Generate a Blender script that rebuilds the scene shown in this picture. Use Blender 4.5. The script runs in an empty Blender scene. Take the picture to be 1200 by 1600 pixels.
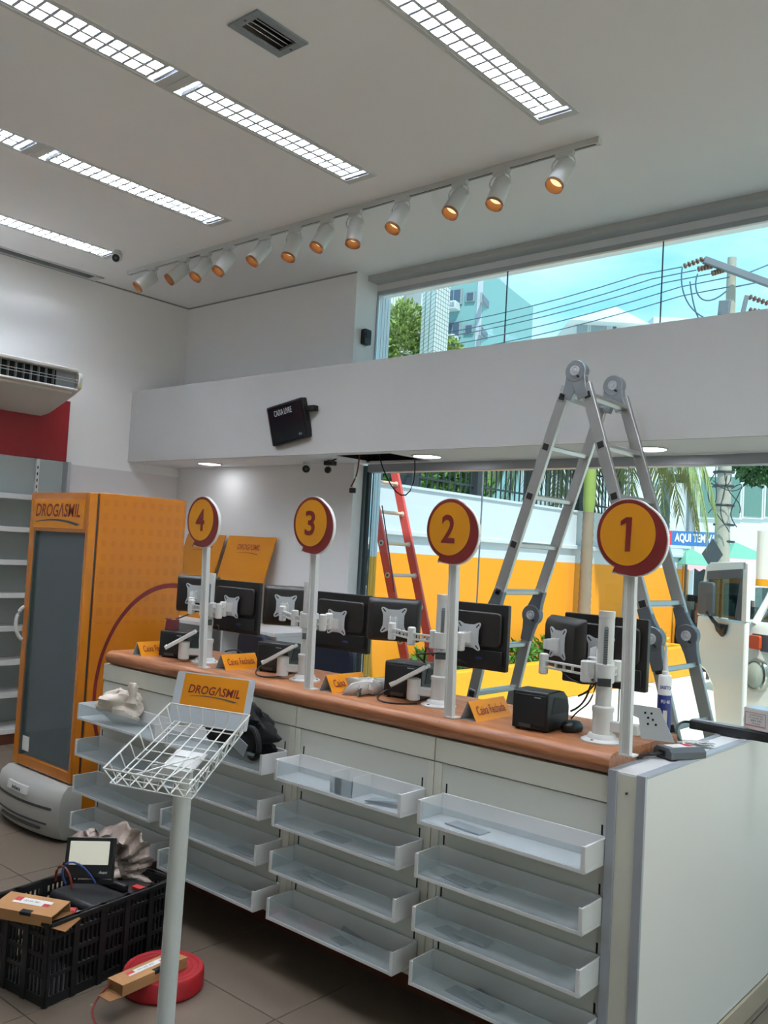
import bpy, math, random
from mathutils import Vector, Matrix, noise
random.seed(7)
SC = bpy.context.scene
COL = SC.collection
PI = math.pi

# ------------------------------------------------------------------ camera
F_PX = 1394.23
YAW, PITCH, ROLL = 0.711172, 0.0450525, 0.0558554
CAM = Vector((1.153, -2.6265, 1.70))
_f = Vector((-math.sin(YAW)*math.cos(PITCH), math.cos(YAW)*math.cos(PITCH), math.sin(PITCH)))
_r0 = Vector((math.cos(YAW), math.sin(YAW), 0)); _u0 = _r0.cross(_f)
_r = _r0*math.cos(ROLL) + _u0*math.sin(ROLL); _u = _u0*math.cos(ROLL) - _r0*math.sin(ROLL)
cam = bpy.data.cameras.new('camera'); camo = bpy.data.objects.new('camera', cam); COL.objects.link(camo)
mw = Matrix((( _r.x, _u.x, -_f.x, CAM.x), (_r.y, _u.y, -_f.y, CAM.y), (_r.z, _u.z, -_f.z, CAM.z), (0, 0, 0, 1)))
camo.matrix_world = mw
cam.sensor_fit = 'VERTICAL'; cam.sensor_height = 24.0; cam.lens = F_PX/1600*24.0
cam.clip_start = 0.02; cam.clip_end = 400
SC.camera = camo

def ray(px, py): return _r*((px-600)/F_PX) - _u*((py-800)/F_PX) + _f
def at(px, py, d): return CAM + ray(px, py)*d          # point at depth d
def on(px, py, ax, v):                                 # point on an axis plane
    r = ray(px, py); return CAM + r*((v-CAM[ax])/r[ax])

# ------------------------------------------------------------------ world, sun, exposure
SC.view_settings.view_transform = 'Standard'; SC.view_settings.look = 'None'
SC.view_settings.gamma = 1.0; SC.view_settings.use_curve_mapping = False
SC.view_settings.exposure = 0.9
W = bpy.data.worlds.new('sky'); SC.world = W; W.use_nodes = True
nt = W.node_tree; nt.nodes.clear()
wo = nt.nodes.new('ShaderNodeOutputWorld'); bg = nt.nodes.new('ShaderNodeBackground')
tc = nt.nodes.new('ShaderNodeTexCoord'); mp = nt.nodes.new('ShaderNodeMapping')
nz = nt.nodes.new('ShaderNodeTexNoise'); rp = nt.nodes.new('ShaderNodeValToRGB')
mp.inputs['Scale'].default_value = (1.6, 1.6, 4.5)
nz.inputs['Scale'].default_value = 2.2; nz.inputs['Detail'].default_value = 6; nz.inputs['Roughness'].default_value = .55
rp.color_ramp.elements[0].position = .36; rp.color_ramp.elements[0].color = (.26, .68, .92, 1)
rp.color_ramp.elements[1].position = .70; rp.color_ramp.elements[1].color = (.72, .92, .99, 1)
nt.links.new(tc.outputs['Generated'], mp.inputs['Vector']); nt.links.new(mp.outputs[0], nz.inputs['Vector'])
nt.links.new(nz.outputs['Fac'], rp.inputs['Fac']); nt.links.new(rp.outputs[0], bg.inputs['Color'])
nt.links.new(bg.outputs[0], wo.inputs['Surface']); bg.inputs['Strength'].default_value = .80
sun = bpy.data.lights.new('sun', 'SUN'); sun.energy = 3.0; sun.angle = .02; sun.color = (1, .96, .88)
suno = bpy.data.objects.new('sun', sun); COL.objects.link(suno)
suno.rotation_euler = (-Vector((.46, -.38, .92))).to_track_quat('-Z', 'Y').to_euler()
TUBE_E, DOWN_E, SPOT_E = 66.0, 9.0, .62

# ------------------------------------------------------------------ helpers
def lin(h):
    h = h.lstrip('#'); o = []
    for i in (0, 2, 4):
        c = int(h[i:i+2], 16)/255
        o.append(c/12.92 if c <= .04045 else ((c+.055)/1.055)**2.4)
    return (o[0], o[1], o[2], 1)
MATS = {}
def mat(name, col, rough=.5, metal=0.0, bump=0.0, bscale=60, var=0.0, vscale=6, coat=0.0, emit=None, estr=0.0, spec=.5):
    if name in MATS: return MATS[name]
    m = bpy.data.materials.new(name); m.use_nodes = True; t = m.node_tree
    b = t.nodes['Principled BSDF']; c = lin(col) if isinstance(col, str) else col
    b.inputs['Base Color'].default_value = c; b.inputs['Roughness'].default_value = rough
    b.inputs['Metallic'].default_value = metal; b.inputs['Coat Weight'].default_value = coat
    b.inputs['Specular IOR Level'].default_value = spec
    co = t.nodes.new('ShaderNodeTexCoord')
    n = t.nodes.new('ShaderNodeTexNoise'); n.inputs['Scale'].default_value = vscale; n.inputs['Detail'].default_value = 5
    t.links.new(co.outputs['Object'], n.inputs['Vector'])
    mx = t.nodes.new('ShaderNodeMix'); mx.data_type = 'RGBA'
    v = max(var, .012)
    mx.inputs[6].default_value = tuple(x*(1-v) for x in c[:3])+(1,); mx.inputs[7].default_value = tuple(min(1, x*(1+v)) for x in c[:3])+(1,)
    t.links.new(n.outputs['Fac'], mx.inputs[0]); t.links.new(mx.outputs[2], b.inputs['Base Color'])
    if bump > 0:
        n2 = t.nodes.new('ShaderNodeTexNoise'); n2.inputs['Scale'].default_value = bscale; n2.inputs['Detail'].default_value = 3
        t.links.new(co.outputs['Object'], n2.inputs['Vector'])
        bp = t.nodes.new('ShaderNodeBump'); bp.inputs['Strength'].default_value = bump; bp.inputs['Distance'].default_value = .01
        t.links.new(n2.outputs['Fac'], bp.inputs['Height']); t.links.new(bp.outputs[0], b.inputs['Normal'])
    if emit:
        b.inputs['Emission Color'].default_value = lin(emit) if isinstance(emit, str) else emit
        b.inputs['Emission Strength'].default_value = estr
    MATS[name] = m; return m
def glass(name, tint, gloss=.06, rough=.02, diff=0.0):
    m = bpy.data.materials.new(name); m.use_nodes = True; t = m.node_tree; t.nodes.clear()
    o = t.nodes.new('ShaderNodeOutputMaterial'); tr = t.nodes.new('ShaderNodeBsdfTransparent'); gl = t.nodes.new('ShaderNodeBsdfGlossy')
    tr.inputs[0].default_value = lin(tint); gl.inputs['Roughness'].default_value = rough
    fr = t.nodes.new('ShaderNodeFresnel'); fr.inputs['IOR'].default_value = 1.35
    ad = t.nodes.new('ShaderNodeMath'); ad.operation = 'MULTIPLY'; ad.inputs[1].default_value = gloss/.06
    ad.use_clamp = True
    mx = t.nodes.new('ShaderNodeMixShader')
    t.links.new(fr.outputs[0], ad.inputs[0]); t.links.new(ad.outputs[0], mx.inputs[0])
    t.links.new(tr.outputs[0], mx.inputs[1]); t.links.new(gl.outputs[0], mx.inputs[2])
    last = mx
    if diff > 0:
        d = t.nodes.new('ShaderNodeBsdfDiffuse'); d.inputs[0].default_value = lin('#d3e2ea')
        m2 = t.nodes.new('ShaderNodeMixShader'); m2.inputs[0].default_value = diff
        t.links.new(mx.outputs[0], m2.inputs[1]); t.links.new(d.outputs[0], m2.inputs[2]); last = m2
    t.links.new(last.outputs[0], o.inputs[0]); MATS[name] = m; return m
def grid_mat(name, base, line, scale, mortar=.06, rough=.35):
    m = bpy.data.materials.new(name); m.use_nodes = True; t = m.node_tree; b = t.nodes['Principled BSDF']
    co = t.nodes.new('ShaderNodeTexCoord'); br = t.nodes.new('ShaderNodeTexBrick'); br.offset = 0
    sp = t.nodes.new('ShaderNodeSeparateXYZ'); cb = t.nodes.new('ShaderNodeCombineXYZ'); ad = t.nodes.new('ShaderNodeMath'); ad.operation = 'ADD'
    t.links.new(co.outputs['Object'], sp.inputs[0]); t.links.new(sp.outputs['X'], ad.inputs[0]); t.links.new(sp.outputs['Y'], ad.inputs[1])
    t.links.new(ad.outputs[0], cb.inputs['X']); t.links.new(sp.outputs['Z'], cb.inputs['Y']); t.links.new(cb.outputs[0], br.inputs['Vector'])
    br.inputs['Color1'].default_value = lin(base); br.inputs['Color2'].default_value = lin(base); br.inputs['Mortar'].default_value = lin(line)
    br.inputs['Scale'].default_value = 1; br.inputs['Brick Width'].default_value = scale; br.inputs['Row Height'].default_value = scale
    br.inputs['Mortar Size'].default_value = scale*mortar; br.inputs['Mortar Smooth'].default_value = .2
    t.links.new(br.outputs['Color'], b.inputs['Base Color']); b.inputs['Roughness'].default_value = rough
    MATS[name] = m; return m
def wood_mat(name, c1, c2, axis='X', rough=.45):
    m = bpy.data.materials.new(name); m.use_nodes = True; t = m.node_tree; b = t.nodes['Principled BSDF']
    co = t.nodes.new('ShaderNodeTexCoord'); mpn = t.nodes.new('ShaderNodeMapping')
    mpn.inputs['Scale'].default_value = (1.2, 22, 22) if axis == 'X' else (22, 22, 1.2)
    n = t.nodes.new('ShaderNodeTexNoise'); n.inputs['Scale'].default_value = 3; n.inputs['Detail'].default_value = 8; n.inputs['Distortion'].default_value = .6
    r = t.nodes.new('ShaderNodeValToRGB'); r.color_ramp.elements[0].color = lin(c1); r.color_ramp.elements[1].color = lin(c2)
    r.color_ramp.elements[0].position = .3; r.color_ramp.elements[1].position = .72
    t.links.new(co.outputs['Object'], mpn.inputs[0]); t.links.new(mpn.outputs[0], n.inputs['Vector']); t.links.new(n.outputs['Fac'], r.inputs[0])
    t.links.new(r.outputs[0], b.inputs['Base Color']); b.inputs['Roughness'].default_value = rough
    MATS[name] = m; return m

class MB:
    def __init__(s): s.v = []; s.f = []
    def add(s, vs, fs):
        o = len(s.v); s.v += [Vector(p) for p in vs]; s.f += [tuple(i+o for i in f) for f in fs]; return s
    def box(s, c, d, R=None):
        c = Vector(c); hx, hy, hz = d[0]/2, d[1]/2, d[2]/2
        p = [Vector((x, y, z)) for x in (-hx, hx) for y in (-hy, hy) for z in (-hz, hz)]
        if R is not None: p = [R @ q for q in p]
        return s.add([c+q for q in p], [(0,1,3,2),(4,6,7,5),(0,4,5,1),(2,3,7,6),(0,2,6,4),(1,5,7,3)])
    def bx(s, x0, x1, y0, y1, z0, z1):
        return s.box(((x0+x1)/2, (y0+y1)/2, (z0+z1)/2), (abs(x1-x0), abs(y1-y0), abs(z1-z0)))
    def ring(s, c, ax, r, n, ref=None):
        ax = Vector(ax).normalized()
        a = Vector(ref) if ref else (Vector((0, 0, 1)) if abs(ax.z) < .9 else Vector((1, 0, 0)))
        u = (a - ax*a.dot(ax)).normalized(); w = ax.cross(u)
        return [Vector(c)+u*(r*math.cos(2*PI*i/n))+w*(r*math.sin(2*PI*i/n)) for i in range(n)]
    def cyl(s, a, b, r0, r1=None, n=16, caps=True):
        a = Vector(a); b = Vector(b); r1 = r0 if r1 is None else r1
        A = s.ring(a, b-a, r0, n); B = s.ring(b, b-a, r1, n)
        f = [(i, (i+1) % n, n+(i+1) % n, n+i) for i in range(n)]
        if caps: f += [tuple(range(n-1, -1, -1)), tuple(range(n, 2*n))]
        return s.add(A+B, f)
    def tube(s, pts, r, n=6):
        pts = [Vector(p) for p in pts]; V = []; F = []
        for i, p in enumerate(pts):
            d = (pts[min(i+1, len(pts)-1)]-pts[max(i-1, 0)])
            V += s.ring(p, d if d.length > 1e-7 else (0, 0, 1), r, n)
        m = len(pts)
        for i in range(m-1):
            for k in range(n): F.append((i*n+k, i*n+(k+1) % n, (i+1)*n+(k+1) % n, (i+1)*n+k))
        F += [tuple(range(n-1, -1, -1)), tuple(range((m-1)*n, m*n))]
        return s.add(V, F)
    def lathe(s, prof, o=(0,0,0), ax=(0,0,1), n=24):
        o = Vector(o); ax = Vector(ax).normalized(); V = []; F = []
        for r, z in prof: V += s.ring(o+ax*z, ax, max(r, 1e-4), n)
        m = len(prof)
        for i in range(m-1):
            for k in range(n): F.append((i*n+k, i*n+(k+1) % n, (i+1)*n+(k+1) % n, (i+1)*n+k))
        F += [tuple(range(n-1, -1, -1)), tuple(range((m-1)*n, m*n))]
        return s.add(V, F)
    def prism(s, poly, o, ux, uy, t):
        o = Vector(o); ux = Vector(ux).normalized(); uy = Vector(uy).normalized(); uz = ux.cross(uy); n = len(poly)
        A = [o+ux*p[0]+uy*p[1] for p in poly]; B = [q+uz*t for q in A]
        ar = sum(poly[i][0]*poly[(i+1) % n][1]-poly[(i+1) % n][0]*poly[i][1] for i in range(n))
        f = [(i, (i+1) % n, n+(i+1) % n, n+i) for i in range(n)] + [tuple(range(n-1, -1, -1)), tuple(range(n, 2*n))]
        if (ar < 0) != (t < 0): f = [tuple(reversed(q)) for q in f]
        return s.add(A+B, f)
    def loft(s, rings, cap0=True, cap1=True):
        n = len(rings[0]); V = [p for r in rings for p in r]; F = []
        for i in range(len(rings)-1):
            for k in range(n): F.append((i*n+k, i*n+(k+1) % n, (i+1)*n+(k+1) % n, (i+1)*n+k))
        if cap0: F.append(tuple(range(n-1, -1, -1)))
        if cap1: F.append(tuple(range((len(rings)-1)*n, len(rings)*n)))
        return s.add(V, F)
    def grid(s, fn, nu, nv):
        V = [fn(i/nu, j/nv) for j in range(nv+1) for i in range(nu+1)]
        F = [(j*(nu+1)+i, j*(nu+1)+i+1, (j+1)*(nu+1)+i+1, (j+1)*(nu+1)+i) for j in range(nv) for i in range(nu)]
        return s.add(V, F)
    def build(s, name, m, parent=None, world=False, bevel=0.0, smooth=True, ang=38, thick=0.0, fixn=False):
        me = bpy.data.meshes.new(name); v = s.v; org = None
        if parent is None:
            xs = [p.x for p in v]; ys = [p.y for p in v]; zs = [p.z for p in v]
            org = Vector(((min(xs)+max(xs))/2, (min(ys)+max(ys))/2, min(zs))); v = [p-org for p in v]
        elif world:
            M = Matrix(); q = parent
            while q: M = q.matrix_basis @ M; q = q.parent
            M = M.inverted(); v = [M @ p for p in v]
        me.from_pydata([tuple(p) for p in v], [], s.f); me.update()
        if fixn:
            import bmesh
            b = bmesh.new(); b.from_mesh(me); bmesh.ops.recalc_face_normals(b, faces=b.faces); b.to_mesh(me); b.free()
        o = bpy.data.objects.new(name, me); COL.objects.link(o)
        if smooth and len(me.polygons):
            me.polygons.foreach_set('use_smooth', [True]*len(me.polygons)); me.set_sharp_from_angle(angle=math.radians(ang))
        if org: o.location = org
        if parent: o.parent = parent
        me.materials.append(MATS[m] if isinstance(m, str) else m)
        if thick:
            q = o.modifiers.new('thick', 'SOLIDIFY'); q.thickness = thick; q.offset = 0
        if bevel:
            q = o.modifiers.new('bevel', 'BEVEL'); q.width = bevel; q.segments = 2; q.limit_method = 'ANGLE'; q.angle_limit = .7
        return o
def tag(o, label=None, cat=None, group=None, kind=None):
    if label: o['label'] = label
    if cat: o['category'] = cat
    if group: o['group'] = group
    if kind: o['kind'] = kind
    return o
def thing(name, loc, label, cat, group=None, rz=0.0, kind=None):
    o = bpy.data.objects.new(name, None); COL.objects.link(o); o.location = loc; o.rotation_euler = (0, 0, rz)
    o.empty_display_size = .05
    return tag(o, label, cat, group, kind)
def inst(src, name, parent=None, loc=None):
    c = src.copy(); c.name = name; COL.objects.link(c); c.parent = parent
    if loc is not None: c.location = loc
    return c
def copy_tree(o, parent=None):
    c = o.copy(); COL.objects.link(c); c.parent = parent
    for ch in list(o.children): copy_tree(ch, c)
    return c
def struct(name, mb, m, parent=None, **k):
    o = mb.build(name, m, parent, **k)
    if parent is None: o['kind'] = 'structure'
    return o
_txt = {}
def text_geo(s, bold=0.0):
    if (s, bold) in _txt: return _txt[(s, bold)]
    cu = bpy.data.curves.new('t', 'FONT'); cu.body = s; cu.size = 1; cu.offset = bold; cu.resolution_u = 3
    o = bpy.data.objects.new('t', cu); COL.objects.link(o)
    dg = bpy.context.evaluated_depsgraph_get(); me = bpy.data.meshes.new_from_object(o.evaluated_get(dg))
    V = [(p.co.x, p.co.y) for p in me.vertices]; Fc = [tuple(p.vertices) for p in me.polygons]
    bpy.data.objects.remove(o); bpy.data.curves.remove(cu); bpy.data.meshes.remove(me)
    x0 = min(p[0] for p in V); x1 = max(p[0] for p in V); y0 = min(p[1] for p in V); y1 = max(p[1] for p in V)
    V = [((p[0]-(x0+x1)/2)/(x1-x0), (p[1]-(y0+y1)/2)/(y1-y0)) for p in V]
    _txt[(s, bold)] = (V, Fc); return V, Fc
def lettering(name, s, o, ux, uy, w, h, m, parent=None, world=True, bold=0.0, shear=0.0, lift=.0006):
    V, Fc = text_geo(s, bold); o = Vector(o); ux = Vector(ux).normalized(); uy = Vector(uy).normalized(); uz = ux.cross(uy)
    b = MB(); b.add([o+ux*(p[0]*w+p[1]*h*shear)+uy*(p[1]*h)+uz*lift for p in V], Fc)
    return b.build(name, m, parent, world=world, smooth=False)
def rrect(w, h, r, n=4):
    P = []
    for cx, cy, a0 in ((w/2-r, h/2-r, 0), (-w/2+r, h/2-r, 90), (-w/2+r, -h/2+r, 180), (w/2-r, -h/2+r, 270)):
        for i in range(n+1):
            a = math.radians(a0+90*i/n); P.append((cx+r*math.cos(a), cy+r*math.sin(a)))
    return P
def bez(a, b, c, d, n=10):
    a, b, c, d = map(Vector, (a, b, c, d)); o = []
    for i in range(n+1):
        t = i/n; o.append(a*(1-t)**3+b*3*t*(1-t)**2+c*3*t*t*(1-t)+d*t**3)
    return o
X, Y, Z = Vector((1,0,0)), Vector((0,1,0)), Vector((0,0,1))
def RX(a): return Matrix.Rotation(a, 3, 'X')
def RY(a): return Matrix.Rotation(a, 3, 'Y')
def RZ(a): return Matrix.Rotation(a, 3, 'Z')

# ------------------------------------------------------------------ materials
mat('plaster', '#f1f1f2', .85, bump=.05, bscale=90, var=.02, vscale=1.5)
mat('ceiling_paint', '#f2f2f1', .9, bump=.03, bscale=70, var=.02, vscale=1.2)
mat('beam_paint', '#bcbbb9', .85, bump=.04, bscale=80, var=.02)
mat('grout', '#a09688', .9)
mat('floor_tile', '#706356', .38, bump=.02, bscale=30, var=.07, vscale=9)
mat('red_panel', '#8a0f17', .5)
mat('white_metal', '#dcdcda', .38)
mat('cream_laminate', '#d5d3c6', .45)
mat('white_laminate', '#dedede', .4)
mat('grey_metal', '#b9bcbf', .35, .3)
mat('aluminium', '#b4b4b2', .36, .85, bump=.02, bscale=120, var=.05, vscale=30)
mat('alu_strip', '#a9adb5', .4, .3)
mat('steel_dark', '#5b5e60', .4, .8)
mat('hinge_metal', '#93999c', .34, .75, var=.06, vscale=20)
mat('hinge_dark', '#6c7278', .4, .7)
mat('black_plastic', '#141415', .42)
mat('black_soft', '#17171a', .6, var=.15, vscale=12)
mat('monitor_black', '#1b1715', .45)
mat('navy', '#141a2c', .7)
mat('arm_white', '#d9d9d7', .35)
mat('arm_plate', '#c7cacd', .4, .2)
mat('yellow', '#e08d12', .35, var=.03)
mat('yellow_gloss', '#c2720e', .18, coat=.4, var=.02)
mat('yellow_dark', '#c67d16', .3, var=.02)
mat('sign_yellow', '#d9900f', .35)
mat('burgundy', '#7a1f1d', .4)
mat('grey_ink', '#4a4f4c', .5)
mat('sign_white', '#efefee', .4)
wood_mat('wood_top', '#7f4829', '#b87c52', 'X', .42)
wood_mat('wood_plinth', '#4c2416', '#64311f', 'X', .55)
mat('cardboard', '#a8794d', .85, bump=.05, bscale=80, var=.06)
mat('cardboard_in', '#8a5f38', .9, var=.05)
mat('label_white', '#e4e2de', .6)
mat('label_red', '#b3262b', .6)
mat('crate_black', '#0f1012', .55)
mat('red_hose', '#9c1019', .55, bump=.1, bscale=70)
mat('copper', '#a87a58', .4, .7)
mat('lamp_white', '#cfd1cf', .5)
mat('tube_light', '#ffffff', .5, emit=(.88, .93, 1, 1), estr=TUBE_E)
mat('down_light', '#ffffff', .5, emit=(.93, .96, 1, 1), estr=DOWN_E)
mat('spot_light', '#ffdcae', .5, emit=(1, .78, .42, 1), estr=SPOT_E)
mat('reflector', '#dfe6ee', .22, .6)
mat('blade', '#8d9298', .22, .9)
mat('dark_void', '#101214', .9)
mat('plastic_bag', '#dccfc2', .55, bump=.2, bscale=25)
mat('foil_bag', '#8b7a70', .38, .15, bump=.35, bscale=30, var=.2, vscale=14)
mat('black_cloth', '#0d0d0f', .85, bump=.2, bscale=40)
mat('wire_black', '#0c0c0d', .5)
mat('wire_red', '#7a2418', .5)
mat('wire_blue', '#27407c', .5)
mat('wire_white', '#e5e5e3', .35)
mat('orange_wall', '#f59a17', .8, var=.03, vscale=2)
mat('yellow_kerb', '#f2a41e', .75, var=.05, vscale=3)
mat('white_wall', '#cdd2da', .85, var=.03, vscale=2)
mat('fence_dark', '#2b3136', .6)
mat('street', '#e2ded6', .9, bump=.12, bscale=14, var=.16, vscale=1.6)
mat('grass', '#5d7a35', .9, var=.3, vscale=20)
mat('leaf_green', '#4c7a2c', .6, var=.35, vscale=3)
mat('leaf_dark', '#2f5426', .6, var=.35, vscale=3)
mat('palm_leaf', '#85935a', .6, var=.25, vscale=3)
mat('palm_shaft', '#8fa052', .5, var=.1)
mat('palm_trunk', '#8b7a6a', .9, bump=.3, bscale=12, var=.15, vscale=8)
mat('flower_red', '#e0533a', .6)
mat('ladder_red', '#dd544e', .45, var=.05)
mat('rung_pale', '#e3b9a2', .45)
mat('van_white', '#f3ece6', .25, coat=.3, var=.03, vscale=2)
mat('van_grey', '#525a62', .5)
mat('tyre', '#17181a', .8)
mat('chrome', '#c9c7c0', .15, 1)
mat('turn_orange', '#d8512a', .3)
mat('lens', '#c8c8bc', .12, .2)
mat('concrete_pole', '#a7a196', .9, bump=.2, bscale=20, var=.2, vscale=6)
mat('pole_grey', '#6d7078', .85, var=.1)
mat('insulator', '#6a4a3a', .4)
mat('cable_far', '#3e5a70', .6)
mat('teal_wall', '#7ba5a8', .8, var=.03, vscale=.5)
mat('pale_wall', '#b4b8c2', .8, var=.03, vscale=.5)
mat('white_far', '#c9ced2', .8)
mat('grey_far', '#8f979c', .8)
mat('win_far', '#4a5a70', .25)
mat('win_far2', '#2e3c42', .2)
mat('awning_green', '#6fa893', .7)
mat('awning_pink', '#e8b8c4', .7)
mat('sign_blue', '#3a6fb0', .5)
mat('sign_red', '#d8304a', .5)
mat('silicone_white', '#dedfdd', .35)
mat('silicone_blue', '#1c2f7d', .35)
mat('gold_ink', '#d0a43a', .4)
mat('bag_clear', '#c9c4c0', .2, .1, bump=.4, bscale=30)
mat('driver_grey', '#5f666b', .45, .4)
mat('box_pale', '#c9c4bf', .7)
mat('tape_blue', '#a9c3d4', .3)
mat('panel_led', '#e9e6d2', .5, emit=(.9, .88, .75, 1), estr=.12)  # weak glow put into the material so the panel reads pale
grid_mat('tile_clad', '#cfcfcb', '#5c6468', .095, .09)
glass('window_glass', '#f4fbfb', .05)
glass('window_glass_warm', '#fff5ea', .05)  # warm tint offsets the blue daylight through the added side glazing
glass('fridge_glass', '#c3d6dc', .08, .02, diff=.15)
glass('acrylic', '#f4f8fa', .02, .05, diff=.20)
glass('van_glass', '#a9b8b8', .03)

# ------------------------------------------------------------------ room shell
XL, XR, YB, YW, ZC = -6.10, 3.2, -5.5, 2.665, 4.0
XE = -3.84                                             # where the back wall stops and the glazing starts
# floor slab and its tiles
fl = struct('floor', MB().bx(XL-.2, XR+.2, YB-.2, 2.9, -.16, -.008), 'grout')
TP = .6225
tile = MB(); tile.bx(-TP/2+.0022, TP/2-.0022, -TP/2+.0022, TP/2-.0022, -.007, 0)
first = None
for i in range(-8, 7):
    for j in range(-8, 5):
        cx, cy = -1.215+TP*(i+.5), -.32+TP*(j+.5)
        if first is None:
            first = tile.build('floor_tile', 'floor_tile', fl, bevel=.0012); t_ = first
        else: t_ = inst(first, 'floor_tile', fl)
        t_.location = Vector((cx, cy, 0))-fl.location
# ceiling with cut-outs for the recessed lights and the slot by the left wall
LUMX = [-5.33, -3.96, -2.585, -1.205, .17, 1.545]  # last rows sit out of view, added to light the room
LUMY = [(-.055, 1.325), (-1.465, -.085)]
LW = .20
holes = [(x-LW/2, x+LW/2, a, b) for x in LUMX for a, b in LUMY] + [(-6.085, -5.955, -2.0, 1.55), (-1.95, -1.82, -.20, .045)]
def holed(x0, x1, y0, y1, z, hs, up):
    xs = sorted({x0, x1, *[h[0] for h in hs], *[h[1] for h in hs]}); ys = sorted({y0, y1, *[h[2] for h in hs], *[h[3] for h in hs]})
    b = MB()
    for i in range(len(xs)-1):
        for j in range(len(ys)-1):
            cx, cy = (xs[i]+xs[i+1])/2, (ys[j]+ys[j+1])/2
            if any(h[0] < cx < h[1] and h[2] < cy < h[3] for h in hs): continue
            b.add([(xs[i], ys[j], z), (xs[i+1], ys[j], z), (xs[i+1], ys[j+1], z), (xs[i], ys[j+1], z)], [(0, 3, 2, 1)])
    return b
cb = holed(XL, XR, YB, 2.80, ZC, holes, 0)
ceil = struct('ceiling', cb, 'ceiling_paint', smooth=False)
struct('ceiling_slab', MB().bx(XL-.2, XR+.2, YB-.2, 3.05, 4.16, 4.4), 'plaster')['kind'] = 'structure'
# walls
struct('wall_left', MB().bx(XL-.2, XL, YB-.2, 3.0, -.01, 4.2), 'plaster')
struct('trim_1', MB().bx(XL, XL+.012, -2.5, YW, .0, 2.32), mat('lining', '#dbd7d9', .8, bump=.03))
struct('wall_back', MB().bx(XL, XE, YW, 2.93, -.01, 4.2), 'plaster')
wr = MB(); wr.bx(XR, XR+.2, YB-.2, 3.05, 2.5, 4.2); wr.bx(XR, XR+.2, YB-.2, -4.6, -.16, 2.5); wr.bx(XR, XR+.2, 2.5, 3.05, -.16, 2.5)
struct('wall_right', wr, 'plaster')
w3 = thing('window_added', (XR, -1, 0), None, None, kind='structure')  # unseen glazing, added to let daylight up onto the ceiling
for k in range(4): MB().bx(XR+.09, XR+.10, -4.6+k*1.775, -4.6+(k+1)*1.775-.01, 0, 2.5).build('pane', 'window_glass_warm', w3, world=True)
for k in range(5): MB().bx(XR+.07, XR+.12, -4.6+k*1.775-.03, -4.6+k*1.775+.02, 0, 2.5).build('window_frame', 'alu_strip', w3, world=True)
struct('wall_front', MB().bx(XL-.2, XR+.2, YB-.2, YB, -.16, 4.2), 'plaster')
# header above the clerestory window: drop, ledge, lintel
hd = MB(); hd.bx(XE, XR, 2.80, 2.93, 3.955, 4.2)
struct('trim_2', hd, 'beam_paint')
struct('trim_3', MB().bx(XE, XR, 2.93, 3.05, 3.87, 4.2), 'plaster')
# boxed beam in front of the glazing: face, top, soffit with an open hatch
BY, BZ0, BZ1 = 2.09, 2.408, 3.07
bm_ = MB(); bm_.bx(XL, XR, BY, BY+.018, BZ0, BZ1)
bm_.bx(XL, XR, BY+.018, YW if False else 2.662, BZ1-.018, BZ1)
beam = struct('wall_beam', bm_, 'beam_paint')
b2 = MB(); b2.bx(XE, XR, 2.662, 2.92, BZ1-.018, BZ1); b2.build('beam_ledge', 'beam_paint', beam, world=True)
HX0, HX1, HY0, HY1 = -3.62, -2.98, 2.20, 2.70
sf = MB()
for x0, x1, y0, y1 in ((XL, HX0, BY+.018, 2.662), (HX0, HX1, BY+.018, HY0), (HX1, XR, BY+.018, 2.76), (HX0, HX1, HY1, 2.76)):
    sf.bx(x0, x1, y0, y1, BZ0, BZ0+.016)
sf.build('soffit', 'plaster', beam, world=True)  # paler than the beam, standing in for daylight bounced up from the street
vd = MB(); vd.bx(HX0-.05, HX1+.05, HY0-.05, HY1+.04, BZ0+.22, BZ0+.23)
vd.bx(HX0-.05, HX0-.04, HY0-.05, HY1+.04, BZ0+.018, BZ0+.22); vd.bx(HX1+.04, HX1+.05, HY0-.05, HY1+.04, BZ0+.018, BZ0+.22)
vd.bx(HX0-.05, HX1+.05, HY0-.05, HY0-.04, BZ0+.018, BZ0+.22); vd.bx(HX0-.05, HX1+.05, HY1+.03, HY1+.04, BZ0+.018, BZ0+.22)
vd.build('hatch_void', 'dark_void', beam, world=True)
# back side of the boxed beam above the shop window
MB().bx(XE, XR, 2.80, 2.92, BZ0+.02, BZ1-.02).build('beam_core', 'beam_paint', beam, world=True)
# clerestory window
UG = 2.945
w1 = thing('window_1', (XE, UG, BZ1), None, None, kind='structure')
fr = MB(); fr.bx(XE-.01, XR, 2.925, 2.965, BZ1-.03, BZ1+.004); fr.bx(XE-.01, XR, 2.925, 2.965, 3.865, 3.90)
fr.bx(XE-.02, XE+.010, 2.925, 2.965, BZ1, 3.87); fr.build('window_frame', 'grey_metal', w1, world=True, bevel=.003)
cuts = [XE+.010, -2.55, -1.33, -.10, 1.15, XR]
for i in range(len(cuts)-1):
    MB().bx(cuts[i]+.003, cuts[i+1]-.003, UG-.004, UG+.004, BZ1, 3.868).build('pane', 'window_glass', w1, world=True)
    if i: MB().bx(cuts[i]-.003, cuts[i]+.003, UG-.005, UG+.005, BZ1, 3.868).build('pane_joint', 'steel_dark', w1, world=True)
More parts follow.
